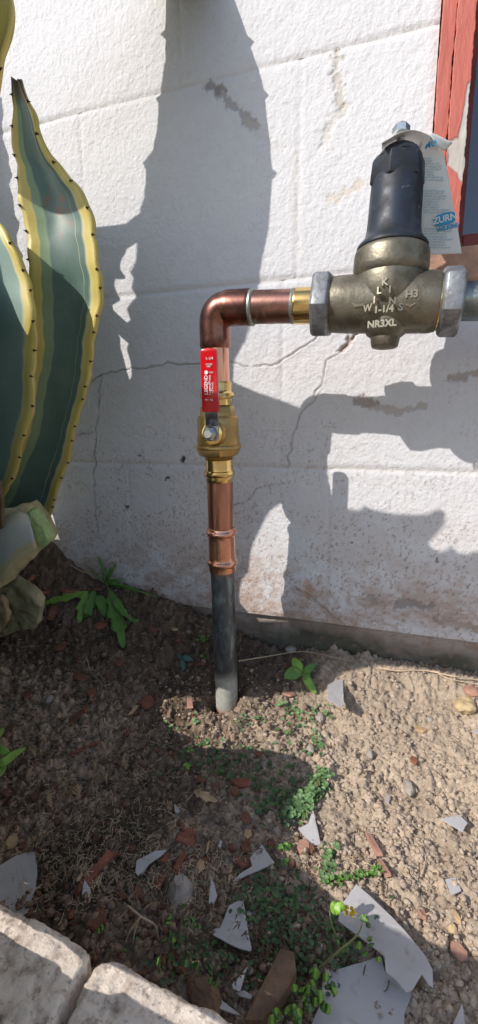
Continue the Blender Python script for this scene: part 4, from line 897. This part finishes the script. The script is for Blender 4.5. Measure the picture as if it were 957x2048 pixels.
for a in [(360, 1791, 50, 42, .2, 'pebble', 'grey stone with straw on it in the shaded soil', .02), (929, 1411, 38, 28, -.3, 'pebble_yellow', 'yellowish stone at the right edge of the sunny soil', .013), (818, 1577, 17, 24, .2, 'pebble', 'grey speckled pebble on the sunny soil', .009),
          (641, 1436, 17, 15, .2, 'pebble', 'pale pebble among the creeping weed', .008), (622, 1499, 16, 13, .2, 'pebble', 'small pale pebble left of the creeping weed', .007), (942, 1384, 30, 15, .1, 'chip_pink', 'pinkish stone at the upper right of the soil', .01), (583, 1300, 26, 11, .1, 'pebble', 'dark pebble at the foot of the wall', .008),
          (100, 1400, 14, 10, .1, 'pebble', 'small grey pebble in the straw at left', .007), (740, 1510, 14, 12, .1, 'pebble', 'tan pebble left of centre in the sunny soil', .007), (860, 1440, 10, 8, .1, 'pebble', 'small grey pebble below the wall at right', .005), (905, 1860, 16, 12, .1, 'pebble_yellow', 'little yellowish pebble right of the plastic', .006), (408, 1995, 95, 46, -.35, 'stone_brown', 'brown stone behind the sunlit edging stone', .016)]:
    chip(*a[:6], 'small_stone', a[6], 'stone', 'stones lying on the soil', sides=9, thick=a[7], dome=True, jag=.12, tilt=.1)
P = [onG(x, y, .022) for x, y in ((560, 1937), (588, 1944), (592, 1985), (570, 2030), (525, 2085), (488, 2085))]; m = MB(); m.slab(P, (0, 0, -.012)); tag(m.build('wood_board', M['stone_brown'], None, smooth=True, bevel=.001), 'reddish brown board fragment at the bottom edge beside the leafy weed', 'board')
P = onG(409, 1591)

def shard(pts, label, lift=.007, tilt=(0, 0), name='plastic_shard', group='milky plastic fragments on the soil', mat='plastic'):
    c_ = np.mean(np.array(pts, float), 0); C0 = onT(*c_); hs = [onT(x, y)[2] for x, y in pts]+[C0[2]]*2
    z0 = C0[2] = np.percentile(hs, 90)+lift*.7; P3 = []
    n_ = np.array([tilt[0], tilt[1], 1.])
    for x, y in pts:
        r_ = ray(x, y); t = ((C0-CAM)@n_)/(r_@n_); P3.append(CAM+r_*t)
    # split long edges so that the sheet can warp a little
    q_ = MB(); full = []
    for a, b in zip(P3, P3[1:]+P3[:1]):
        k = max(1, int(np.linalg.norm(b-a)/.008))
        for i in range(k): full.append(a+(b-a)*i/k+np.array([random.uniform(-1, 1), random.uniform(-1, 1), 0])*.0004)
    q_.slab(full, (0, 0, -.0011)); o = q_.build(name, M[mat]); 
    c3 = np.mean(full, 0)
    for v in o.data.vertices: v.co.z += .0035*math.sin((v.co.x-c3[0])*38+c3[1]*50)*math.cos((v.co.y-c3[1])*30+1)
    return tag(o, label, 'plastic fragment', group)
for pts, lb in [
 ([(656, 1370), (671, 1359), (686, 1356), (688, 1412), (682, 1417), (656, 1404)], 'upright whitish plastic piece at the top of the sunny soil near the wall'),
 ([(-40, 1740), (0, 1731), (30, 1712), (50, 1706), (70, 1705), (75, 1745), (72, 1770), (65, 1800), (62, 1840), (-40, 1840)], 'large grey plastic piece at the left edge above the edging stone'),
 ([(272, 1743), (274, 1720), (310, 1703), (335, 1700), (322, 1713), (301, 1726), (285, 1745), (276, 1750)], 'long pale plastic shard beside the little orange bark cube'),
 ([(169, 1757), (182, 1776), (178, 1790), (163, 1787)], 'small white plastic splinter on the long bark strip'),
 ([(524, 1688), (550, 1727), (501, 1752), (467, 1767), (480, 1752), (505, 1736), (501, 1719)], 'pointed plastic shard with a long thin tip in the middle'),
 ([(476, 1802), (488, 1803), (503, 1895), (501, 1900), (480, 1893), (416, 1859), (442, 1849), (459, 1811)], 'large sail shaped plastic shard low in the middle'),
 ([(423, 1750), (435, 1792), (428, 1807), (418, 1807)], 'narrow dim plastic sliver right of the grey stone'),
 ([(626, 1614), (642, 1685), (616, 1688), (614, 1673), (597, 1654), (618, 1644)], 'triangular bluish plastic shard under the creeping weed at the shadow edge'),
 ([(882, 1639), (919, 1631), (936, 1648), (925, 1667), (908, 1656)], 'arrow shaped plastic piece on the sunny soil at right'),
 ([(772, 1591), (781, 1593), (778, 1610), (771, 1606)], 'tiny bluish plastic bit in the middle of the sunny soil'),
 ([(892, 1757), (913, 1754), (924, 1778), (904, 1787)], 'small square plastic piece low on the sunny soil at right'),
 ([(900, 2060), (925, 2004), (934, 2060)], 'plastic sliver in the bottom right corner'),
 ([(944, 1464), (965, 1458), (965, 1476)], 'plastic tip at the right edge of the photo'),
 ([(349, 1606), (360, 1618), (356, 1625), (350, 1622)], 'tiny triangular plastic bit in the straw'),
 ([(495, 1933), (480, 1981), (467, 1977), (465, 1968)], 'narrow dim plastic strip low in the middle'),
 ([(471, 1985), (488, 1981), (505, 1989), (503, 1997), (480, 1993)], 'small plastic piece below the narrow strip'),
 ([(417, 1984), (450, 2005), (484, 2031), (442, 2020), (415, 1995)], 'plastic strip lying behind the sunlit edging stone'),
 ([(441, 1681), (445, 1685), (442, 1698), (437, 1695)], 'tiny oval plastic bit in the shaded soil')]:
    shard(pts, lb, tilt=(random.uniform(-.08, .08), random.uniform(-.1, .05)))
shard([(492, 1815), (514, 1821), (511, 1849), (505, 1861), (499, 1853)], 'darker plastic piece tucked behind the sail shaped one', lift=.001)
shard([(647, 1956), (657, 1941), (708, 1931), (762, 1916), (771, 1948), (779, 1948), (825, 1985), (810, 2027), (808, 2080), (612, 2080), (641, 2010)], 'largest plastic sheet at the bottom edge, grey and dirty', lift=.004)
shard([(713, 1770), (737, 1789), (783, 1831), (808, 1860), (850, 1914), (865, 1944), (867, 1981), (856, 1975), (844, 1954), (825, 1985), (812, 1990), (790, 1960), (771, 1946), (770, 1914), (733, 1881), (678, 1839), (682, 1810)], 'long plastic sheet half in the sun at lower right', lift=.018)

# scattered clods, straw and clover : stuff
def ico(): 
    bm = bmesh.new(); bmesh.ops.create_icosphere(bm, subdivisions=1, radius=1); V = np.array([v.co for v in bm.verts]); Fc = np.array([[v.index for v in f.verts] for f in bm.faces]); bm.free(); return V, Fc
IV, IF = ico()
def scatter(name, n, region, smin, smax, mat, label, cat, keep=None, sink=.25):
    Vs = []; Fs = []; b = 0; k = 0; rng = np.random.RandomState(hash(name) % 1000 if False else len(name)*7+n % 97)
    while k < n:
        px = rng.uniform(region[0], region[2]); py = rng.uniform(region[1], region[3])
        if keep and not keep(px, py, rng): k += 1; continue
        P = onT(px, py); s = smin*(smax/smin)**(rng.rand()**2.8)
        S_ = s*(1+rng.uniform(-.35, .35, 3)); S_[2] *= .75
        V_ = IV*(1+rng.uniform(-.38, .25, (len(IV), 1)))*S_; a = rng.uniform(0, 6.28); V_ = np.stack([V_[:, 0]*math.cos(a)-V_[:, 1]*math.sin(a), V_[:, 0]*math.sin(a)+V_[:, 1]*math.cos(a), V_[:, 2]], 1)
        Vs.append(V_+np.array([P[0], P[1], gz(P[0], P[1])+s*sink])); Fs.append(IF+b); b += len(IV); k += 1
    V_ = np.concatenate(Vs); F_ = np.concatenate(Fs); me = bpy.data.meshes.new(name)
    me.vertices.add(len(V_)); me.vertices.foreach_set('co', V_.astype(np.float32).ravel()); me.loops.add(F_.size); me.loops.foreach_set('vertex_index', F_.astype(np.int32).ravel()); me.polygons.add(len(F_)); me.polygons.foreach_set('loop_start', np.arange(0, F_.size, 3, dtype=np.int32)); me.polygons.foreach_set('loop_total', np.full(len(F_), 3, dtype=np.int32)); me.update(calc_edges=True)
    return tag(link(name, me, M[mat]), label, cat, kind='stuff')
def right_side(px, py, rng): return px > 330+rng.randn()*60 or rng.rand() < .1
scatter('soil_crumbs', 6500, (300, 1345, 1000, 2060), .0009, .0040, 'clod', 'dry tan crumbs of soil over the sunny ground', 'soil crumbs', lambda x, y, r: x > 560+r.randn()*40 or (y < 1500 and x > 320))
scatter('dark_soil_crumbs', 5500, (-30, 1150, 640, 2060), .0010, .0052, 'clod_dark', 'dark damp crumbs of soil on the shaded ground', 'soil crumbs')
def fibres(name, n, cen, label, mat='straw', lmin=.003, lmax=.016, wd=.00022):
    rng = np.random.RandomState(n); V = []; Fc = []
    for k in range(n):
        c_ = cen[rng.randint(len(cen))]; px = c_[0]+rng.randn()*c_[2]; py = c_[1]+rng.randn()*c_[3]
        if py < 1210 or py > 2050 or px < -40: continue
        if py > 1800+px*.45: continue
        P = onT(px, py); L_ = rng.uniform(lmin, lmax)*rng.uniform(.4, 1); a = rng.uniform(0, 6.28); z0 = gz(P[0], P[1])+.0006; bend = rng.uniform(-1, 1)*L_*.14; d = np.array([math.cos(a), math.sin(a)]); pz = np.array([-d[1], d[0]])
        w_ = wd*rng.uniform(.6, 1.7); b = len(V)
        for t in (0, .33, .66, 1):
            q_ = P[:2]+d*L_*(t-.5)+pz*bend*math.sin(math.pi*t); z = max(gz(*q_)+.0005, z0+.000)+rng.uniform(0, .0035)
            V += [(q_[0]-pz[0]*w_, q_[1]-pz[1]*w_, z), (q_[0]+pz[0]*w_, q_[1]+pz[1]*w_, z), (q_[0], q_[1], z+w_*1.6)]
        for j in range(3):
            for i in range(3): Fc.append((b+3*j+i, b+3*j+(i+1) % 3, b+3*j+3+(i+1) % 3, b+3*j+3+i))
    return tag(pyd(name, V, Fc, M[mat]), label, 'straw', kind='stuff')
scatter('bark_crumbs', 1500, (-30, 1180, 620, 2000), .0012, .0060, 'chip_brown', 'crumbled red brown bark bits on the shaded soil', 'bark crumbs', lambda x, y, r: x < 420+r.randn()*60)
fibres('straw_litter', 3600, [(90, 1380, 90, 70), (240, 1500, 90, 60), (150, 1660, 90, 60), (300, 1700, 80, 60), (60, 1500, 60, 80), (420, 1780, 60, 40), (180, 1760, 90, 40)], 'fine dry straw fibres matted over the left of the ground')
fibres('dark_litter', 1800, [(300, 1600, 200, 180), (150, 1300, 120, 50), (560, 1900, 80, 60)], 'dark rotting fibres on the shaded soil', 'dryleaf', .006, .022, .0005)
fibres('straw_bits', 420, [(760, 1600, 140, 140), (560, 1440, 70, 30), (700, 1750, 100, 60)], 'short dry straw bits on the sunny soil', 'straw', .003, .012, .0003)

def strand(pts, r_, mat, name, label, cat, par=None, lift=.003):
    P = [onT(q_[0], q_[1], lift+(q_[2] if len(q_) > 2 else 0)) for q_ in pts]
    
    A = resample([tuple(p) for p in P], 5); m_ = MB(); m_.tube([a for a in A], [r_*(1-.6*i/len(A)) for i in range(len(A))], 5); o = m_.build(name, M[mat], par)
    return tag(o, label, cat) if par is None else o
strand([(478, 1322, .012), (540, 1312, .006), (600, 1303, .004), (640, 1308, .003), (700, 1322, .003)], .0011, 'straw', 'twig', 'long thin twig lying from the pipe to the right along the wall', 'twig')
strand([(760, 1336, .005), (800, 1342, .004), (850, 1341, .004), (905, 1352, .004), (975, 1362, .004)], .0014, 'straw', 'twig', 'pale root lying at the foot of the wall at right', 'twig')
strand([(870, 1342, .005), (900, 1358, .004), (970, 1370, .004)], .0009, 'straw', 'twig', 'second pale root just below the first at right', 'twig')
strand([(142, 1130, .008), (165, 1143, .006), (190, 1148, .004)], .0009, 'straw', 'twig', 'pale twig in the dark corner above the weed', 'twig')
strand([(256, 1812, .004), (285, 1835, .012), (310, 1850, .012), (318, 1880, .0)], .0011, 'straw', 'dry_stalk', 'dry arching stalk above the sunlit edging stone', 'dry stalk')
strand([(282, 1835, .012), (262, 1860, .006), (250, 1888, 0)], .0010, 'straw', 'dry_stalk', 'dry stalk leaning left from the arching one', 'dry stalk')
strand([(278, 1838, .012), (270, 1865, .006), (265, 1895, 0)], .0010, 'straw', 'dry_stalk', 'dry stalk standing in the fork of the arching one', 'dry stalk')
strand([(175, 1320), (183, 1345), (200, 1362), (206, 1378)], .0006, 'straw', 'dry_stalk', 'thin bent stalk in the damp soil left of the pipe', 'dry stalk')
strand([(700, 1755), (710, 1730), (715, 1705)], .0006, 'straw', 'dry_stalk', 'thin straw on the sunny soil above the plastic', 'dry stalk')
strand([(842, 1753), (850, 1730), (852, 1712)], .0008, 'straw', 'dry_stalk', 'thin straw upright on the sunny soil right of centre', 'dry stalk')
for cx_, cy_, sz, lb in ((150, 1600, 34, 'large frayed tuft of pale husk fibres in the straw'), (98, 1620, 20, 'smaller frayed tuft left of the large one'), (208, 1510, 12, 'little tuft above the large one'), (68, 1525, 14, 'small tuft near the left edge'), (190, 1542, 11, 'smallest tuft right above the large one'), (212, 1578, 10, 'tiny tuft right of the large one')):
    t_ = empty('husk_tuft', onG(cx_, cy_), lb, 'husk tuft', 'frayed husk tufts'); m_ = MB()
    for k in range(16 if sz > 15 else 8):
        a = random.uniform(-.9, .9); L_ = sz*random.uniform(.6, 1.1)
        p0 = onG(cx_+sz*.35, cy_+sz*.35); p0[2] = gz(p0[0], p0[1])+.004; p2 = onG(cx_+sz*.35-math.cos(a+.8)*L_, cy_+sz*.35-math.sin(a+.8)*L_*.9); p2[2] = gz(p2[0], p2[1])+random.uniform(.003, .014); p1 = (p0+p2)/2+np.array([0, 0, .008])
        m_.tube(resample([tuple(p0), tuple(p1), tuple(p2)], 3), .0006, 4)
    m_.build('fibres', M['chip_tan'], t_)

# leaves and weeds
def blade(par, pts, wpx, mat, name='leaf', lobes=0, fold=.15, heights=None, shape=1.):
    """pts: pixel centre line (x, y, height above soil)"""
    C_ = []
    for x, y, h in pts:
        C_.append(onT(x, y, h))
    A = resample([tuple(p) for p in C_], 11 if lobes else 6); n = len(A); k = 5; P = np.zeros((n, k, 3)); wm = wpx/2*depth(A[n//2])/FPX
    for i, a in enumerate(A):
        t = i/(n-1); tn_ = A[min(i+1, n-1)]-A[max(i-1, 0)]; side = np.cross(tn_, CAM-a); side /= np.linalg.norm(side)+1e-9
        w_ = wm*(math.sin(math.pi*min(1, t**shape*.97+.02))**.8)
        if lobes: w_ *= .62+.55*((t*lobes) % 1.)**1.3
        nr = np.cross(side, tn_); nr /= np.linalg.norm(nr)+1e-9
        for j in range(k): s_ = (j/(k-1)*2-1); P[i, j] = a+side*s_*w_+nr*abs(s_)*w_*fold*(-1 if nr[2] < 0 else 1)
    return thick_grid(name, P, M[mat], par, .0003)
wd = empty('toothed_weed', onG(208, 1170), 'green weed with toothed leaves and grass blades against the wall foot', 'weed')
blade(wd, [(222, 1180, .012), (228, 1215, .012), (238, 1250, .01), (247, 1296, .006)], 34, 'green', lobes=4)
blade(wd, [(174, 1182, .012), (170, 1200, .014), (163, 1222, .014), (158, 1246, .006)], 24, 'green_light', lobes=3)
blade(wd, [(190, 1178, .014), (184, 1200, .016), (176, 1225, .012), (170, 1236, .006)], 22, 'green', lobes=4)
blade(wd, [(196, 1190, .012), (203, 1205, .012), (210, 1232, .006)], 22, 'green')
blade(wd, [(178, 1183, .012), (145, 1192, .014), (110, 1200, .012), (82, 1209, .006)], 16, 'green_light', lobes=4)
blade(wd, [(226, 1190, .02), (240, 1215, .02), (262, 1238, .01), (278, 1242, .006)], 12, 'green', lobes=2)
blade(wd, [(228, 1195, .02), (238, 1212, .02), (247, 1228, .01)], 16, 'green')
for (x1, y1, h1, wp) in ((184, 1085, .05, 5), (202, 1100, .04, 4), (245, 1112, .04, 4), (232, 1120, .03, 4), (250, 1160, .03, 7), (252, 1172, .03, 7), (320, 1196, .006, 4), (283, 1180, .01, 4), (247, 1098, .05, 3), (215, 1125, .03, 5), (170, 1128, .02, 4), (222, 1130, .03, 5)):
    blade(wd, [(212, 1168, .004), ((212+x1)/2+random.uniform(-4, 4), (1168+y1)/2-3, h1*.7+.01), (x1, y1, h1)], wp, 'green', name='grass_blade', shape=.5)
strand([(207, 1150, .02), (218, 1180, .02), (228, 1215, .015), (245, 1245, .01)], .0012, 'stem', 'stem', None, None, wd)
w2 = empty('broad_leaf_seedling', onG(600, 1360), 'seedling with round green leaves right of the pipe, at the shadow edge', 'weed')
for pts, wp, mt in (([(604, 1345, .02), (596, 1332, .025), (586, 1316, .025)], 20, 'green_light'), ([(604, 1348, .02), (588, 1346, .022), (569, 1354, .018)], 26, 'green'), ([(606, 1345, .02), (616, 1340, .022), (630, 1326, .02)], 15, 'green'), ([(606, 1346, .02), (614, 1352, .02), (620, 1358, .015)], 16, 'green'), ([(608, 1350, .02), (618, 1366, .016), (633, 1387, .008)], 17, 'green_light')): blade(w2, pts, wp, mt)
strand([(604, 1390, 0), (603, 1370, .01), (605, 1348, .018)], .001, 'stem', 'stem', None, None, w2)
w3 = empty('small_seedling', onG(368, 1325), 'tiny bluish green seedling left of the pipe', 'weed')
for pts, wp in (([(362, 1318, .012), (372, 1316, .014), (387, 1321, .01)], 12), ([(362, 1318, .012), (367, 1330, .012), (366, 1343, .006)], 9), ([(362, 1318, .012), (358, 1310, .012), (356, 1306, .012)], 6)): blade(w3, pts, wp, 'blue_green')
w4 = empty('arrow_leaf_weed', onG(10, 1530), 'weed with pointed pale green leaves at the left edge', 'weed')
for pts, wp in (([(-30, 1530, .02), (5, 1525, .03), (30, 1508, .03), (52, 1496, .02)], 16), ([(-30, 1500, .02), (0, 1500, .03), (22, 1510, .028)], 16), ([(-30, 1570, .02), (0, 1545, .02), (14, 1524, .02)], 14), ([(-20, 1490, .02), (0, 1468, .02), (8, 1455, .02)], 10)): blade(w4, pts, wp, 'green_light')
def disc_leaves(par, spots, rpx, mat, name='leaf', joined=None, hmin=.003, hmax=.010, fc=7):
    m_ = joined or MB()
    for x, y in spots:
        h = random.uniform(hmin, hmax); p = onT(x, y, h); r_ = rpx*random.uniform(.7, 1.2)*depth(p)/FPX; nrm = np.array([random.uniform(-.5, .5), random.uniform(-.9, .1), 1.]); nrm /= np.linalg.norm(nrm)
        e1 = np.cross(nrm, [0, 1, .2]); e1 /= np.linalg.norm(e1); e2 = np.cross(nrm, e1); a0 = random.uniform(0, 6.28)
        ring = [p+(e1*math.cos(a0+2*math.pi*k/fc)+e2*math.sin(a0+2*math.pi*k/fc)*.8)*r_ for k in range(fc)]
        V = ring+[p-nrm*r_*.22, p-nrm*r_*.28-nrm*.0003]; m_.add(V, [(k, (k+1) % fc, fc) for k in range(fc)]+[((k+1) % fc, k, fc+1) for k in range(fc)])
    if joined is None:
        o = m_.build(name, M[mat], par); return o
def creeping(name, label, paths, nper, mat, rpx, jit=5, group='creeping weeds on the sunny soil', cat='weed'):
    root = empty(name, onG(*paths[0][0]), label, cat, group); sp = []
    for pth in paths:
        for (a, b) in zip(pth[:-1], pth[1:]):
            L_ = math.hypot(b[0]-a[0], b[1]-a[1]); k = max(1, int(L_/10*nper))
            for i in range(k): t = random.random(); sp.append((a[0]+(b[0]-a[0])*t+random.gauss(0, jit), a[1]+(b[1]-a[1])*t+random.gauss(0, jit)))
        if len(pth) > 1: strand([(x, y, .001) for x, y in pth], .0007, 'redstem', 'stem', None, None, root)
    o = disc_leaves(root, sp, rpx, mat, 'leaves'); o['kind'] = 'stuff'; return root
creeping('creeping_weed', 'dense bright green creeping weed at the edge of the shadow', [[(650, 1535), (640, 1570), (615, 1590), (590, 1610), (585, 1640)], [(640, 1560), (620, 1610), (600, 1635)], [(600, 1595), (625, 1580), (645, 1548)], [(585, 1600), (578, 1635)]], 9, 'spurge', 5, 8)
creeping('creeping_weed', 'sparse creeping weed with paired round leaves below the bluish plastic triangle', [[(675, 1680), (665, 1705), (655, 1730), (660, 1760), (640, 1750)], [(650, 1700), (655, 1725)]], 5, 'spurge', 5, 5)
creeping('creeping_weed', 'feathery trailing weed pointing right above the long plastic sheet', [[(650, 1760), (680, 1757), (710, 1748), (740, 1745), (768, 1728)], [(735, 1748), (772, 1745)]], 5, 'green', 4.6, 4)
creeping('creeping_weed', 'small creeping weed in the sun right of the pipe foot', [[(560, 1405), (585, 1425), (610, 1440)], [(620, 1430), (650, 1425), (655, 1415)], [(595, 1440), (580, 1460)]], 5, 'spurge', 4.2, 9)
creeping('creeping_weed', 'small creeping weed beside the two pale pebbles', [[(625, 1468), (635, 1485), (650, 1500)]], 6, 'spurge', 4.4, 6)
creeping('creeping_weed', 'thin green weed in the sun left of the pipe foot', [[(335, 1440), (350, 1460)], [(385, 1430), (390, 1455)], [(390, 1480), (440, 1490)], [(470, 1445), (530, 1440)]], 3.2, 'spurge', 3.8, 6)
creeping('creeping_weed', 'tiny pair of seedlings in the shade below the sunny patch', [[(370, 1530), (388, 1532)], [(375, 1500), (385, 1495)]], 4, 'green_light', 4.2, 3)
creeping('creeping_weed', 'seedlings in the shade by the wall left of the pipe', [[(398, 1280), (412, 1276)], [(400, 1312), (412, 1314)]], 6, 'green', 4, 3)
creeping('creeping_weed', 'little clover pair at the edge of the sun above the plastic point', [[(560, 1695), (580, 1690)], [(570, 1722), (580, 1724)]], 6, 'green', 5, 4)
def foliage(name, label, clusters, mat, cat='weed', group=None):
    root = empty(name, onG(clusters[0][0], clusters[0][1]), label, cat, group)
    for (x, y, s, k) in clusters:
        for i in range(k):
            a = random.uniform(0, 6.28); L_ = s*random.uniform(.6, 1.); x0, y0 = x+random.uniform(-s, s)*.5, y+random.uniform(-s, s)*.5
            blade(root, [(x0, y0, .018), (x0+math.cos(a)*L_*.5, y0+math.sin(a)*L_*.4, .026), (x0+math.cos(a)*L_, y0+math.sin(a)*L_*.8, .02)], s*random.uniform(.5, .85), random.choice([mat, mat, 'green', 'green_dark', 'spurge']))
    return root
foliage('leafy_weed', 'bushy green weed at the bottom edge beside the brown board', [(640, 1960, 22, 4), (625, 1985, 22, 5), (655, 1985, 20, 4), (610, 2010, 24, 5), (640, 2015, 20, 4), (590, 2035, 28, 5), (555, 2045, 26, 3), (670, 1975, 16, 1), (605, 1975, 18, 3)], 'green_light')
f2 = foliage('flowering_weed', 'green weed with a yellow flower in front of the long plastic sheet', [(680, 1880, 14, 4), (722, 1838, 20, 2), (728, 1850, 16, 2), (735, 1880, 16, 2), (690, 1890, 14, 3), (725, 1900, 18, 3), (750, 1915, 14, 1)], 'green_light')
strand([(678, 1895, .01), (672, 1870, .02), (662, 1845, .03), (660, 1822, .035)], .0011, 'stem', 'stem', None, None, f2)
strand([(640, 1935, .004), (680, 1900, .02), (715, 1870, .03), (725, 1845, .035)], .0012, 'stem', 'stem', None, None, f2)
blade(f2, [(664, 1826, .035), (672, 1815, .04), (678, 1806, .042)], 22, 'green_light'); blade(f2, [(668, 1815, .04), (682, 1815, .042), (688, 1822, .04)], 18, 'green_light')
pf = onG(696, 1874); pf[2] += .03
for k in range(6):
    a = k*math.pi/3; q_ = MB(); q_.lathe(pf+np.array([math.cos(a)*.002, 0, math.sin(a)*.002]), (math.cos(a), -.3, math.sin(a)), [(0, .0009), (.002, .0016), (.005, .0004)], 6); q_.build('petal', M['flower'], f2)
foliage('leafy_weed', 'pale green leaf cluster above the sunlit edging stone', [(335, 1835, 14, 3), (340, 1868, 15, 2), (335, 1885, 15, 2)], 'green_light'); foliage('leafy_weed', 'finely cut green weed below the grey stone', [(368, 1815, 10, 3), (378, 1845, 13, 4), (390, 1855, 10, 3), (370, 1870, 9, 2)], 'green')
foliage('leafy_weed', 'dim olive weed behind the sunlit edging stone', [(385, 1925, 18, 4), (420, 1945, 14, 3), (325, 1925, 15, 3), (195, 1860, 13, 2), (252, 1908, 12, 1), (425, 1960, 14, 2)], 'green')
m = MB()
disc_leaves(None, [(random.gauss(600, 55), random.gauss(1890, 48)) for _ in range(380)]+[(random.gauss(540, 40), random.gauss(1800, 30)) for _ in range(220)]+[(random.gauss(470, 70), random.gauss(1530, 25)) for _ in range(140)]+[(random.gauss(560, 25), random.gauss(1600, 25)) for _ in range(120)]+[(random.gauss(400, 50), random.gauss(1920, 25)) for _ in range(90)], 5, 'green_dark', joined=m, hmin=.001, hmax=.008, fc=6)
tag(m.build('clover_carpet', M['green_dark']), 'dark low clover covering the shaded soil in the lower middle', 'clover', kind='stuff')
dl = empty('dry_leaf', onG(409, 1591), 'curled light brown dry leaf below the sunny patch', 'dry leaf'); blade(dl, [(388, 1582, .006), (402, 1588, .010), (418, 1596, .008), (436, 1602, .006)], 18, 'chip_tan', lobes=3, fold=.5); strand([(372, 1605, .002), (382, 1592, .004), (390, 1583, .006)], .0006, 'straw', 'stalk', None, None, dl)
